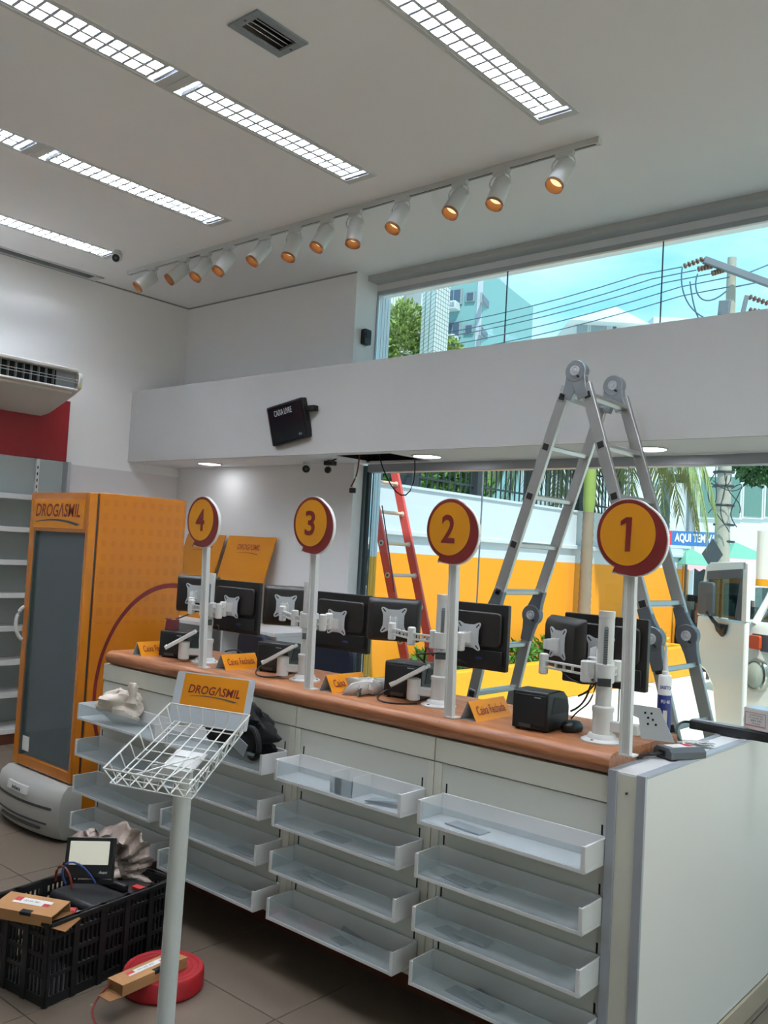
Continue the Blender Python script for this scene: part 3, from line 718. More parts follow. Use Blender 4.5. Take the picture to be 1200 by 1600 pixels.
# wooden worktop with a rounded front edge
def top_prof():
    r = .034; P = [(.53, 1.040), (.53, CZT), (.034, CZT)]
    for i in range(1, 9):
        a = PI/2+PI*i/8*1.0; P.append((.034+r*math.cos(a)*1.0, CZT-r+r*math.sin(a)))
    return P
wt = thing('worktop', (-1.55, .26, 1.04), 'long brown wood-grain worktop on the checkout counter', 'worktop')
for x0, x1 in ((-2.965, -2.305), (-2.304, -.800), (-.799, -.124)):
    m_ = MB(); m_.prism(top_prof(), (x1, 0, 0), Y, Z, -(x1-x0)); m_.build('board', 'wood_top', wt, world=True, fixn=True)
# low return wall panel at the right end
rw = thing('return_panel', (-.06, 1.3, 0), 'white low return panel with aluminium edges at the right end of the counter', 'counter panel')
MB().bx(-.118, -.004, .004, 2.72, .0, 1.055).build('core', 'cream_laminate', rw, world=True)
for x0, x1 in ((-.124, -.094), (-.030, .0)):
    m_ = MB(); m_.bx(x0, x1, -.004, .006, 0, 1.064); m_.build('edge_strip', 'alu_strip', rw, world=True, bevel=.0015)
m_ = MB(); m_.bx(-.004, .001, .006, 2.72, .088, 1.062); m_.build('side_board', mat('panel_white', '#e6dfda', .45), rw, world=True, bevel=.001)
m_ = MB(); m_.bx(-.124, -.105, .006, 2.72, 1.055, 1.064); m_.build('top_edge', 'alu_strip', rw, world=True); m_ = MB(); m_.bx(-.030, .002, .006, 2.72, 1.055, 1.064); m_.build('top_edge', 'alu_strip', rw, world=True, bevel=.002)
m_ = MB(); m_.bx(-.105, -.030, .006, 2.72, 1.055, 1.060); m_.build('top_board', 'white_laminate', rw, world=True)
m_ = MB(); m_.bx(.001, .012, .0, 2.72, 0, .086); m_.build('skirting', mat('skirting_beige', '#b5a48f', .5), rw, world=True, bevel=.002)
MB().cyl((-.062, -.001, 1.0), (-.062, .005, 1.0), .004, n=8).build('screw', 'steel_dark', rw, world=True)
# dividers and cards lying in the trays
def card(xc, yc, z, w, d, rz, tilt, label, grp='white cards lying in the trays', m=mat('card_grey', '#a4a8ad', .5)):
    b = MB(); R = RZ(rz) @ RY(tilt); b.box((xc, yc, z+.002+abs(math.sin(tilt))*w/2), (w, d, .0022), R)
    b.box(Vector((xc, yc, z+.002+abs(math.sin(tilt))*w/2))+R @ Vector((0, -d/2, .002)), (w, .0015, .005), R)
    return tag(b.build('shelf_card', m), label, 'card', grp)
def tz(k): return TZ[k]+.0125
rows = ['top', 'second', 'third', 'bottom']
CARDS = [(0, 0, -.60, .15), (0, 1, -.62, .12), (0, 1, -.52, .05), (0, 2, -.64, .12), (0, 2, -.56, .12), (0, 3, -.56, .16), (0, 3, -.50, .12),
         (1, 1, -1.22, .15), (1, 2, -1.36, .10), (1, 2, -1.24, .16), (1, 3, -1.14, .08), (2, 1, -1.75, .14), (2, 2, -1.72, .15), (2, 3, -1.76, .14), (3, 2, -2.40, .06), (3, 3, -2.42, .08)]
cnt = {}
un_name = ['right-end unit', 'divider unit', 'unit behind the basket', 'fridge-end unit']
for u_, r_, x_, w_ in CARDS:
    c_ = cnt.get((u_, r_), 0); cnt[(u_, r_)] = c_+1
    tot = sum(1 for q in CARDS if q[:2] == (u_, r_))
    card(x_, -.065+.012*c_, tz(r_)+.006*c_, w_, .062, random.uniform(-.25, .25), 0.05 if c_ else 0, 'thin white card in the %s tray of the %s%s' % (rows[r_], un_name[u_], '' if tot == 1 else (', left card' if c_ == 0 else ', right card')))
for x_, lb in ((-1.21, 'left'), (-1.10, 'right')):
    m_ = MB(); z = tz(0); m_.bx(x_, x_+.003, -.110, -.0, z, z+.075); m_.bx(x_-.085 if lb == 'right' else x_-.0, x_+.003 if lb == 'right' else x_+.06, -.110, -.107, z, z+.06)
    tag(m_.build('tray_divider', 'white_laminate'), 'white L-shaped divider in the top tray of the divider unit, %s one' % lb, 'divider', 'tray dividers')
card(-.97, -.07, tz(0)+.004, .13, .06, .25, -.12, 'white card leaning in the top tray beside the right divider')
card(-1.10, -.055, tz(3), .10, .07, .5, .45, 'white folded card standing up in the bottom tray of the divider unit')

# ------------------------------------------------------------------ numbered lane signs on poles
def sign(n, base, cx, zc):
    bx_, by_ = base
    t = thing('lane_sign', (bx_, by_, CZT), 'round yellow and burgundy lane sign with number %s on a white pole' % ['one', 'two', 'three', 'four'][n-1], 'sign', 'numbered lane signs on the counter')
    pf, pw = .019, .014
    ztop = zc-.06; lean = (cx-bx_)*.6
    m_ = MB()
    for dx in (-.0135, .0135):
        A = [Vector((bx_+dx+a, by_+b, CZT)) for a, b in ((-.0045, -.011), (.0045, -.011), (.0045, .011), (-.0045, .011))]
        B = [p+Vector((lean, 0, ztop-CZT)) for p in A]; m_.loft([A, B])
    A = [Vector((bx_+a, by_+b, CZT)) for a, b in ((-.014, -.006), (.014, -.006), (.014, .008), (-.014, .008))]
    m_.loft([A, [p+Vector((lean, 0, ztop-CZT)) for p in A]])
    m_.build('pole', 'arm_white', t, world=True, fixn=True, bevel=.001)
    m_ = MB(); m_.bx(bx_-.018, bx_+.030, by_-.012, by_+.03, CZT, CZT+.006); m_.build('foot_plate', 'arm_white', t, world=True, bevel=.001)
    R_ = .093; o = Vector((cx, by_-.024, zc))
    def outl(extra):
        P = []
        for i in range(73):
            a = math.radians(248-360*i/72)                 # clockwise from the notch at the lower left
            f = i/72
            th = .012+.030*max(0, math.cos(a-math.radians(-38)))**1.2
            if f < .08: th = .012+.006*f
            if f > .86: th = max(th, .028)
            P.append(((R_+th+extra)*math.cos(a), (R_*1.06+th+extra)*math.sin(a)))
        P.append(((R_+.045+extra)*math.cos(math.radians(250)), (R_*1.06+.034+extra)*math.sin(math.radians(250))))
        return P[::-1]
    def pr(poly, y, d, name, mm):
        b = MB(); b.prism(poly, o+Vector((0, y, 0)), X, Z, d); return b.build(name, mm, t, world=True, fixn=True, ang=50)
    pr(outl(.0035), .016, -.0135+.0, 'backing', 'sign_white') if False else pr(outl(.0035), .0, -.013, 'backing', 'sign_white')
    pr(outl(0), -.0005, .0022, 'burgundy_face', 'burgundy')
    el = [(R_*math.cos(2*PI*i/48), R_*1.06*math.sin(2*PI*i/48)) for i in range(48)]
    pr(el, -.0026, .0012, 'yellow_face', 'sign_yellow')
    if n == 1:
        b = MB(); b.prism([(-.004, -.054), (.013, -.054), (.016, .054), (-.004, .054), (-.022, .042), (-.022, .027), (-.003, .036)], o+Vector((-.002, -.0040, 0)), X, Z, .0006); b.build('number', 'burgundy', t, world=True, smooth=False, fixn=True)
    else: lettering('number', str(n), o+Vector((-.004, -.0046, 0)), X, Z, {2: .062, 3: .060, 4: .066}[n], .105, 'burgundy', t, bold=.018, lift=.0004)
for n, base, c in ((1, (-.085, .030), (-.097, 1.799)), (2, (-.79, .06), (-.815, 1.80)), (3, (-1.523, .058), (-1.54, 1.806)), (4, (-2.235, .055), (-2.281, 1.805))):
    sign(n, base, c[0], c[1])

# ------------------------------------------------------------------ tent cards
TENT = [(-.752, -.680, .075, .31, 'tent card reading Caixa Fechada between sign two and the right printer', 0), (-1.475, -1.40, .075, .30, 'tent card reading Caixa Fechada beside sign three', 0), (-2.19, -2.115, .10, .31, 'tent card reading Caixa Fechada beside sign four', 0), (-2.775, -2.70, .035, .235, 'tent card at the fridge end of the worktop', 0)]
for x0, x1, y0, y1, lb, _ in TENT:
    t = thing('tent_card', ((x0+x1)/2, (y0+y1)/2, CZT), 'small orange '+lb, 'tent card', 'orange tent cards on the worktop')
    xm = (x0+x1)/2-.004; h = .068; th = .0015
    def sheet(xa, za, xb, zb, name, mm):
        d = Vector((xb-xa, 0, zb-za)).normalized(); nn = d.cross(Y)*th; 
        P = [Vector((xa, y0, za)), Vector((xb, y0, zb)), Vector((xb, y1, zb)), Vector((xa, y1, za))]
        b = MB(); b.add([p for p in P]+[p+nn for p in P], [(0,1,2,3),(7,6,5,4),(0,4,5,1),(1,5,6,2),(2,6,7,3),(3,7,4,0)]); return b.build(name, mm, t, world=True, fixn=True)
    sheet(x1, CZT, xm, CZT+h, 'printed_face', 'yellow'); sheet(x0, CZT+.0005, xm-.002, CZT+h-.001, 'back_face', 'arm_plate')
    b = MB(); b.bx(x0+.002, x1-.002, y0+.001, y1-.001, CZT, CZT+.001); b.build('base_flap', 'arm_plate', t, world=True)
    up = Vector((xm-x1, 0, h)).normalized(); mid = Vector(((x1+xm)/2, (y0+y1)/2, CZT+h/2))
    nn = Y.cross(up)
    lettering('lettering', 'Caixa Fechada', mid+nn*.0022, Y, up, .78*(y1-y0), .034, 'burgundy', t, bold=.004)

# ------------------------------------------------------------------ monitor stands, monitors, printers
def vesa_poly(s):
    P = []
    k_ = s/2
    for i in range(4):
        a = PI/4+i*PI/2
        c = Vector((math.cos(a), math.sin(a)))*k_*1.38
        for j in (-2, -1, 0, 1, 2):
            b_ = a+j*.55; P.append((c.x+.008*math.cos(b_), c.y+.008*math.sin(b_)))
        for q in (.32, PI/4, PI/2-.32):
            e = Vector((math.cos(a+q), math.sin(a+q)))*k_*(.93 if q == PI/4 else 1.06); P.append((e.x, e.y))
    return P
def monitor(c, yaw, w, h, label, kind):
    """c = centre of the back face; yaw 0 = back faces -Y"""
    t = thing('monitor', (c[0], c[1], c[2]-h/2), label, 'monitor', 'black monitors on the worktop stands', rz=yaw)
    z0 = h/2
    if kind == 'small':
        b = MB(); rings = []
        for y, sw, sh, r in ((0, .86, .80, .02), (.008, .93, .90, .02), (.028, 1.0, 1.0, .014), (.040, 1.0, 1.0, .012)):
            rings.append([Vector((p[0], y, z0+p[1])) for p in rrect(w*sw, h*sh, r)])
        b.loft(rings); b.build('case', 'monitor_black', t, fixn=True)
    else:
        b = MB(); b.prism(rrect(w, h, .006), (0, .028, z0), X, Z, -.022); b.build('case', 'monitor_black', t, fixn=True, bevel=.002)
        b = MB(); b.prism(rrect(w*.86, h*.52, .02), (0, .028, z0+.03), X, Z, .016); b.build('back_bulge', 'monitor_black', t, fixn=True, bevel=.005)
        b = MB(); b.bx(-w*.45, w*.45, .018, .028, z0-h*.42, z0-h*.20); b.build('lower_cover', 'black_plastic', t, bevel=.003)
        b = MB(); b.prism([(.018*math.cos(i*PI/8), .006*math.sin(i*PI/8)) for i in range(16)], (w*.12, .0175, z0-h*.33), X, Z, .001); b.build('badge', mat('badge_blue', '#3a3a78', .4), t, fixn=True)
    b = MB(); b.bx(-w*.47, w*.47, .0495 if kind != 'small' else .0395, .0515 if kind != 'small' else .0415, z0-h*.45, z0+h*.46); b.build('screen', 'screen_dark', t)
    return t
PLATE = .098
def plate(arm, c, yaw):
    R = RZ(yaw); n = R @ Vector((0, -1, 0)); o = Vector(c)+n*.0005
    b = MB(); b.prism(vesa_poly(PLATE), o, R @ X, Z, .003); p = b.build('vesa_plate', 'arm_plate', arm, world=True, fixn=True, ang=60)
    for sx in (-1, 1):
        for sz in (-1, 1):
            q = o+(R @ X)*(sx*.042)+Z*(sz*.042)+n*.0032
            b = MB(); u_ = ((R @ X)*sx+Z*sz).normalized(); b.prism(rrect(.020, .005, .002, 2), q, u_, n.cross(u_)*(-1), .0006); b.build('slot', 'dark_void', p, world=True, fixn=True)
    b = MB(); w_ = R @ X
    for s in (-1, 1):
        b.prism([(0, -.028), (0, .018), (.05, .012), (.05, -.022)], o+w_*(s*.012)+n*.002, n, Z, .003)
    b.prism(rrect(.034, .05, .004), o-Z*.012+n*.0035, w_, Z, .004)
    b.build('tilt_bracket', 'arm_white', arm, world=True, fixn=True)
    return o+n*.055
def hinge(arm, p, r=.017, h=.066):
    b = MB(); b.lathe([(r*.7, -h/2-.004), (r, -h/2), (r, -h*.17), (r*.94, -h*.165), (r, -h*.15), (r, h*.15), (r*.94, h*.165), (r, h*.17), (r, h/2), (r*.7, h/2+.004)], p, Z, 18)
    b.build('hinge_barrel', 'arm_white', arm, world=True)
def link(arm, a, b_):
    b = MB(); a = Vector(a); b_ = Vector(b_)
    for dz in (-.011, .011):
        d = (b_-a); L_ = d.length; ang = math.atan2(d.y, d.x); b.box((a+b_)/2+Z*dz, (L_, .014, .007), RZ(ang))
    for f in (.3, .5, .7): b.box(a.lerp(b_, f), (.006, .010, .022), RZ(math.atan2((b_-a).y, (b_-a).x)))
    b.build('arm_link', 'arm_white', arm, world=True, bevel=.001)
def station(i, bpx, tpx, zarm, left, right, lbl):
    base = on(bpx[0], bpx[1], 2, CZT); bx_, by_ = base.x, base.y
    zt = on(tpx[0], tpx[1], 1, by_).z
    t = thing('monitor_stand', (bx_, by_, CZT), 'white dual-arm monitor stand '+lbl, 'monitor stand', 'monitor stands on the worktop')
    b = MB(); b.lathe([(.002, 0), (.070, 0), (.070, .005), (.062, .009), (.050, .012), (.046, .022), (.042, .026), (.002, .027)], base, Z, 32); b.build('base_flange', 'arm_white', t, world=True)
    for a in (.4, 2.5, 4.6): MB().cyl(base+Vector((.057*math.cos(a), .057*math.sin(a), .008)), base+Vector((.057*math.cos(a), .057*math.sin(a), .0115)), .0055, n=8).build('bolt', 'steel_dark', t, world=True)
    b = MB(); b.lathe([(.002, .026), (.034, .026), (.034, .10), (.0365, .10), (.0365, .115), (.033, .117), (.027, .12)], base, Z, 28); b.build('lower_post', 'arm_white', t, world=True)
    b = MB(); H_ = zt-CZT; b.lathe([(.002, .118), (.0265, .118), (.0265, H_-.022), (.0275, H_-.021), (.0275, H_), (.002, H_+.001)], base, Z, 28); b.build('post', 'arm_white', t, world=True)
    vd_ = (CAM-base); vd_.z = 0; vd_.normalize(); sd = Z.cross(vd_)
    z0s, z1s = (CZT+.22, zt-.05)
    b = MB(); b.prism(rrect(.014, z1s-z0s, .006), base+vd_*.0245+Z*((z0s+z1s)/2-CZT), sd, Z, .003); b.build('cable_slot', 'grey_far', t, world=True, fixn=True)
    nr = int((z1s-z0s)/.008)
    b = MB()
    for k_ in range(1, nr): b.box(base+vd_*.0278+Z*(z0s-CZT+k_*.008), (.0025, .011, .0025), RZ(math.atan2(vd_.y, vd_.x)))
    b.build('slot_ribs', 'steel_dark', t, world=True)
    b = MB(); b.box(base+vd_*.029+Z*(.20), (.012, .045, .028), RZ(math.atan2(vd_.y, vd_.x))); b.build('cable_clip', 'steel_dark', t, world=True, bevel=.002)
    b = MB(); b.lathe([(.0275, -.033), (.031, -.03), (.031, .03), (.0275, .033)], (bx_, by_, zarm), Z, 24); b.build('collar', 'arm_white', t, world=True)
    hub = Vector((bx_, by_, zarm))
    mons = []
    for side, spec in (('left', left), ('right', right)):
        c, yaw, w, h, kind, elbow, lb = spec
        monitor(c, yaw, w, h, lb, kind)
        tipp = plate(t, Vector(c)+RZ(yaw) @ Vector((0, -.002, 0)), yaw); tipp.z = zarm
        hinge(t, tipp)
        root_ = hub+(Vector((elbow[0], elbow[1], zarm))-hub).normalized()*.044
        hinge(t, root_)
        e = Vector((elbow[0], elbow[1], zarm)); 
        if (e-root_).length > .02: hinge(t, e); link(t, root_, e)
        link(t, e, tipp)
    return t, base
S = []
def mc(px, py, yv): return on(px, py, 1, yv)
# station 1 (right)
c_l = mc(873, 1005, .25); c_r = mc(938, 1018, .345)
S.append(station(1, (940, 1158), (948, 955), 1.335,
    (c_l, -.52, .235, .19, 'small', (-.30, .155), 'small square black monitor back, left one behind lane sign one'),
    (c_r, .0, .33, .255, 'wide', (-.245, .28), 'wide black monitor seen from behind, right behind lane sign one'), 'next to sign one at the right end of the worktop'))
c_l = mc(615, 969, .37); c_r = mc(733, 993, .34)
S.append(station(2, (685, 1103), (691, 929), 1.365,
    (c_l, .62, .235, .187, 'small', (-1.135, .245), 'small square black monitor back in front of the red ladder'),
    (c_r, .03, .32, .262, 'wide', (-.93, .25), 'wide black monitor back just right of lane sign two'), 'next to sign two'))
c_l = mc(446, 947, .43); c_r = mc(527, 972, .36)
S.append(station(3, (476, 1063), (481, 909), 1.375,
    (c_l, .62, .235, .197, 'small', (-1.83, .25), 'small square black monitor back left of lane sign three'),
    (c_r, .03, .33, .262, 'wide', (-1.62, .22), 'wide black monitor back right of lane sign three'), 'next to sign three'))
c_l = mc(306, 928, .36); c_r = mc(362, 948, .34)
S.append(station(4, (320, 1035), (331, 896), 1.37,
    (c_l, .55, .235, .197, 'small', (-2.52, .19), 'small square black monitor back in front of the yellow fridge side'),
    (c_r, .03, .335, .262, 'wide', (-2.28, .17), 'wide black monitor back right of lane sign four'), 'next to sign four'))
# lower side arm with a tilted holder on each stand
for i, (t, base) in enumerate(S):
    b = MB()
    if i == 0:
        q = base+Vector((.05, .015, .055)); b.box(base+Vector((.075, .01, .055)), (.10, .03, .035), RZ(.1)); b.build('side_arm', 'arm_white', t, world=True, bevel=.004)
        b = MB(); b.prism([(0, 0), (.105, -.0), (.055, .105), (-.045, .108), (-.042, .075), (-.01, .065)], base+Vector((.13, .02, .03)), Vector((1, .3, 0)), Z, .004); pl = b.build('holder_plate', 'arm_plate', t, world=True, fixn=True)
        u_ = Vector((1, .3, 0)).normalized(); nn = u_.cross(Z)
        for du, dz in ((.01, .085), (.03, .085), (.02, .07), (.035, .065), (.02, .05), (.045, .05)):
            MB().cyl(base+Vector((.13, .02, .03))+u_*du+Z*dz+nn*.0042, base+Vector((.13, .02, .03))+u_*du+Z*dz+nn*.005, .004, n=8).build('hole', 'dark_void', pl, world=True)
    else:
        a = {1: -2.75, 2: -2.6, 3: -2.3}[i]; d = Vector((math.cos(a), math.sin(a), 0)); sd = Z.cross(d)
        b.box(base+d*.055+Z*.05, (.07, .03, .034), RZ(a)); b.build('side_arm', 'arm_white', t, world=True, bevel=.006)
        b = MB(); b.lathe([(.02, .0), (.027, .003), (.027, .085), (.02, .088)], base+d*.105+Z*.012, Z, 20); b.build('side_barrel', 'arm_white', t, world=True)
        b = MB(); R = RZ(a) @ RY(.55); o = base+d*.12+Z*.105
        b.box(o, (.165, .075, .008), R)
        for s in (-1, 1): b.box(o+R @ Vector((0, s*.036, .005)), (.165, .004, .014), R)
        b.box(o+R @ Vector((.08, 0, .006)), (.006, .075, .018), R); b.build('tilted_holder', 'arm_white', t, world=True, bevel=.001)
# receipt printers
PRN = [(-.548, .100, .135, .185, .10, .138, 'black receipt printer beside the Caixa Fechada card near sign one', 799), (-1.235, .205, .17, .20, .22, .148, 'black receipt printer behind the holder left of sign two', 596), (-2.045, .225, .175, .17, .2, .14, 'black receipt printer left of sign three', 396), (-2.66, .11, .17, .19, .3, .135, 'black receipt printer left of sign four', 246)]
for x, y, w, d, rz, h, lb, _ in PRN:
    t = thing('receipt_printer', (x, y, CZT), lb, 'printer', 'receipt printers on the worktop', rz=rz)
    b = MB(); P = [(0, .006), (d-.01, .006), (d, .012), (d, h*.55), (d-.015, h*.80), (d-.05, h*.96), (d-.08, h), (.006, h), (0, h-.006)]
    b.prism(P, (0, 0, 0), Y, Z, w); b.build('case', 'black_plastic', t, fixn=True, bevel=.004)
    b = MB(); b.prism([(.03, h*.45), (d-.012, h*.40), (d-.03, h*.75), (.05, h*.86)], (w, 0, 0), Y, Z, .002); b.build('side_relief', 'black_soft', t, fixn=True, bevel=.001)
    MB().bx(.008, w-.008, -.003, .001, .02, h-.012).build('front_plate', 'black_soft', t, bevel=.002)
    MB().bx(w*.2, w*.55, -.004, -.002, .012, .024).build('port', 'steel_dark', t)
    MB().bx(w*.62, w*.80, -.004, -.0028, h-.022, h-.018).build('badge', 'grey_far', t)
    for fx in (.015, w-.015):
        for fy in (.02, d-.03): MB().cyl((fx, fy, 0), (fx, fy, .007), .008, n=8).build('foot', 'black_soft', t)
rb = thing('accessory_box', (-2.655, .15, CZT+.135), 'small burgundy box standing on the printer by the fridge', 'box')
R = RZ(.3)
b = MB(); b.prism([(-.03, 0), (.03, 0), (.026, .055), (-.024, .055)], Vector((-2.625, .14, CZT+.1355)), R @ X, Z, -.045); b.build('body', mat('burgundy_box', '#6e2a2e', .5), rb, world=True, fixn=True, bevel=.003)
b = MB(); b.prism([(-.03, .0), (.0, .0), (.0, .004), (-.03, .004)], Vector((-2.625, .14, CZT+.1905)), R @ X, Z, -.02); b.build('lid_tab', 'burgundy_box', rb, world=True, fixn=True)
# cables on the worktop
def wc(pts, r=.0035, m='wire_black', label='', group='loose cables on the worktop'): return cable('cable', pts, r, m, label, group)
b1 = S[0][1]; wc(bez((b1.x-.005, b1.y-.045, CZT+.20), (b1.x-.02, b1.y-.06, CZT+.10), (b1.x-.07, b1.y-.0, CZT+.12), (-.37, .20, CZT+.0505))+[], .0028, label='thin black cable running down the stand beside sign one to the mouse')
wc(bez((-.385, .27, CZT+.12), (-.33, .30, CZT+.15), (-.32, .30, CZT+.2), (b1.x-.02, b1.y-.05, CZT+.205)), label='black cable from the right printer up to the stand clip, upper one')
wc(bez((-.39, .23, CZT+.07), (-.33, .24, CZT+.10), (-.32, .22, CZT+.16), (b1.x-.02, b1.y-.052, CZT+.192)), label='black cable from the right printer up to the stand clip, lower one')
wc(bez((-.50, .34, CZT+.20), (-.46, .36, CZT+.13), (-.36, .34, CZT+.16), (b1.x-.01, b1.y+.04, CZT+.20)), label='black monitor cable sagging behind the right printer')
b2_ = S[1][1]
wc(bez((-1.13, .33, CZT+.15), (-1.10, .30, CZT+.24), (-1.05, .24, CZT+.22), (b2_.x, b2_.y-.05, CZT+.2)), label='black cable looping over the printer left of sign two')
wc(bez((-1.10, .30, CZT+.15), (-1.13, .22, CZT+.20), (-1.0, .18, CZT+.20), (b2_.x+.01, b2_.y-.052, CZT+.21))+bez((b2_.x+.01, b2_.y-.052, CZT+.21), (-.93, .2, CZT+.22), (-.9, .25, CZT+.19), (-.89, .3, CZT+.17))[1:], label='black cable tied around the stand beside sign two')
wc(bez((-1.17, .15, CZT+.04), (-1.2, .05, CZT+.002), (-1.10, .05, CZT+.002), (-1.03, .17, CZT+.004)), label='black cable curling on the worktop left of sign two')
b3_ = S[2][1]
wc(bez((-1.93, .17, CZT+.05), (-1.93, .06, CZT+.003), (-1.83, .06, CZT+.003), (-1.80, .16, CZT+.01)), label='black cable curling on the worktop left of sign three')
wc(bez((-2.52, .30, CZT+.14), (-2.45, .33, CZT+.2), (-2.40, .27, CZT+.17), (-2.33, .22, CZT+.16)), label='black cable from the fridge-end printer toward sign four')
wc(bez((-2.63, .18, CZT+.19), (-2.55, .25, CZT+.24), (-2.5, .3, CZT+.27), (-2.46, .33, CZT+.29)), label='black cable with connector rising from the burgundy box')
wc(bez((-2.30, .24, CZT+.06), (-2.22, .30, CZT+.1), (-2.18, .28, CZT+.03), (-2.20, .22, CZT+.004)), label='black cable curling beside the stand of sign four')
# mouse
ms = thing('computer_mouse', (-.385, .235, CZT), 'small dark computer mouse beside the stand of sign one', 'mouse')
b = MB(); b.loft([[Vector((p[0]*s, p[1]*s, z)) for p in rrect(.058, .10, .026)] for z, s in ((.001, .9), (.012, 1.0), (.026, .92), (.036, .66), (.040, .30))]); b.build('shell', 'black_plastic', ms, fixn=True, ang=60)
MB().bx(-.004, .004, -.040, -.018, .028, .038).build('wheel', 'black_soft', ms, bevel=.002)

# ------------------------------------------------------------------ aluminium folding ladder
ld = thing('folding_ladder', (-1.03, 1.62, 0), 'tall aluminium multi-hinge folding ladder standing open behind the counter', 'ladder')
LYN, LYF, LT = 1.40, 1.82, .026
APX = Vector((-1.08, 0, 2.675))
HL, HR = Vector((-1.525, 0, 1.39)), Vector((-.617, 0, 1.365))
FLt, FRt = Vector((-1.83, 0, 0)), Vector((-.235, 0, 0))
def rail(a, b_, y, t, mname='aluminium', w=.060, g0=.07, g1=.06):
    d = (b_-a).normalized(); a2 = a+d*g0; b2 = b_-d*g1; sd = Vector((d.z, 0, -d.x)); n = []
    m_ = MB(); n = [(-w/2, 0), (w/2, 0), (w/2, LT), (-w/2, LT)]
    A = [a2+sd*p[0]+Y*(y+p[1]) for p in n]; m_.loft([A, [p+(b2-a2) for p in A]]); return m_.build('rail', mname, t, world=True, fixn=True, bevel=.003)
secs = [(APX+Vector((-.03, 0, 0)), HL), (HL, FLt), (APX+Vector((.03, 0, 0)), HR), (HR, FRt)]
for si, (a, b_) in enumerate(secs):
    d = (b_-a).normalized()
    for y in (LYN, LYF): rail(a, b_, y, ld, g1=.06 if si in (0, 2) else 0)
    zs = [2.548, 2.292, 2.036, 1.780, 1.524] if si in (0, 2) else [1.222, .966, .710, .454, .198]
    ang = math.atan2(d.x, d.z)
    for z in zs:
        f = (z-a.z)/(b_.z-a.z); p = a+(b_-a)*f; R = RY(ang)
        b = MB(); b.box(Vector((p.x, (LYN+LYF+LT)/2, p.z)), (.032, LYF-LYN-LT+.004, .026), R); b.build('rung', 'aluminium', ld, world=True, bevel=.004)
        for y, s in ((LYN, -1), (LYF+LT, 1)):
            b = MB(); b.box(Vector((p.x, y+s*.0015, p.z)), (.046, .004, .046), R); pg = b.build('rung_plug_rim', 'aluminium', ld, world=True, bevel=.001)
            b = MB(); b.box(Vector((p.x, y+s*.004, p.z)), (.034, .004, .034), R); b.build('rung_plug', 'black_plastic', pg, world=True, bevel=.002)
def hinge_disc(c, dirs, y, mname):
    r = .058; b = MB()
    b.cyl((c.x, y-.010, c.z), (c.x, y+LT+.010, c.z), r, n=28); hb = b.build('hinge', mname, ld, world=True, bevel=.004)
    for i, d in enumerate(dirs):
        d = d.normalized(); sd = Vector((d.z, 0, -d.x)); o = Vector((c.x, y-(.006 if i == 0 else .008), c.z))
        b = MB(); b.prism([(-.050, 0), (.050, 0), (.034, .085), (.030, .150), (-.030, .150), (-.034, .085)], o, sd, d, (LT+.012)*(1 if sd.cross(d).y > 0 else -1)); pl = b.build('hinge_leaf', mname, hb, world=True, fixn=True, bevel=.003)
        for u_, v_ in ((-.018, .10), (.018, .10), (-.018, .135), (.018, .135)):
            q = o+sd*u_+d*v_; MB().cyl((q.x, o.y-.003, q.z), (q.x, o.y+.002, q.z), .004, n=8).build('rivet', 'steel_dark', pl, world=True) if False else None
    b = MB()
    b.lathe([(.012, 0), (.026, .0), (.026, .006), (.020, .007), (.018, .003), (.010, .003), (.009, .008), (.002, .009)], (c.x, y-.010, c.z), (0, -1, 0), 20); b.build('hinge_boss', 'grey_metal', hb, world=True)
    b = MB(); b.box((c.x+.02, y-.012, c.z-.03), (.016, .006, .010), RY(.5)); b.build('hinge_latch', 'dark_void', hb, world=True)
for y in (LYN, LYF):
    hinge_disc(APX+Vector((0, 0, .0)), (HL-APX, HR-APX), y, 'hinge_metal')
    hinge_disc(HL, (APX-HL, FLt-HL), y, 'hinge_dark'); hinge_disc(HR, (APX-HR, FRt-HR), y, 'hinge_dark')
    for f in (FLt, FRt): MB().bx(f.x-.036, f.x+.036, y-.004, y+LT+.004, 0, .03).build('rubber_foot', 'black_plastic', ld, world=True, bevel=.004)

# ------------------------------------------------------------------ things lying on the return panel
PZ = 1.0645
tb = thing('sealant_tube', (-.205, .60, CZT-.0), 'blue and white sealant tube with a nozzle standing behind sign one', 'tube')
tb.location = (-.160, .49, CZT)
b = MB(); b.lathe([(.002, 0), (.0235, 0), (.0235, .205), (.020, .210), (.002, .211)], n=28); b.build('body', 'silicone_white', tb)
b = MB(); b.lathe([(.024, .012), (.0242, .012), (.0242, .140), (.024, .140)], n=28); b.f = b.f[:-2]; b.build('blue_label', 'silicone_blue', tb)
b = MB(); b.lathe([(.012, .210), (.012, .222), (.009, .225), (.004, .315), (.002, .316)], n=16); b.build('nozzle', 'silicone_white', tb)
vdir = (CAM-Vector((-.160, .49, CZT))); vdir.z = 0; vdir.normalize(); sdir = Z.cross(vdir)
o_ = Vector((-.160, .49, CZT))
lettering('lettering', 'SASETO', o_+vdir*.0244+Z*.168+sdir*.002, sdir, Z, .036, .012, 'silicone_blue', tb, bold=.03)
lettering('lettering', 'PU 40', o_+vdir*.0248+Z*.118+sdir*.004, sdir, Z, .030, .013, 'label_white', tb, bold=.03)
b = MB(); b.prism(rrect(.014, .045, .001), o_+vdir*.0246+sdir*.004+Z*.065, sdir, Z, .0004); b.build('label_block', 'label_white', tb, world=True, fixn=True)
b = MB(); b.prism(rrect(.008, .045, .001), o_+vdir*.0230-sdir*.012+Z*.062, sdir+vdir*.4, Z, .0012); b.build('label_stripe', 'gold_ink', tb, world=True, fixn=True)
dv = thing('led_driver', (-.05, .33, PZ), 'grey finned LED driver lying on the return panel', 'LED driver')
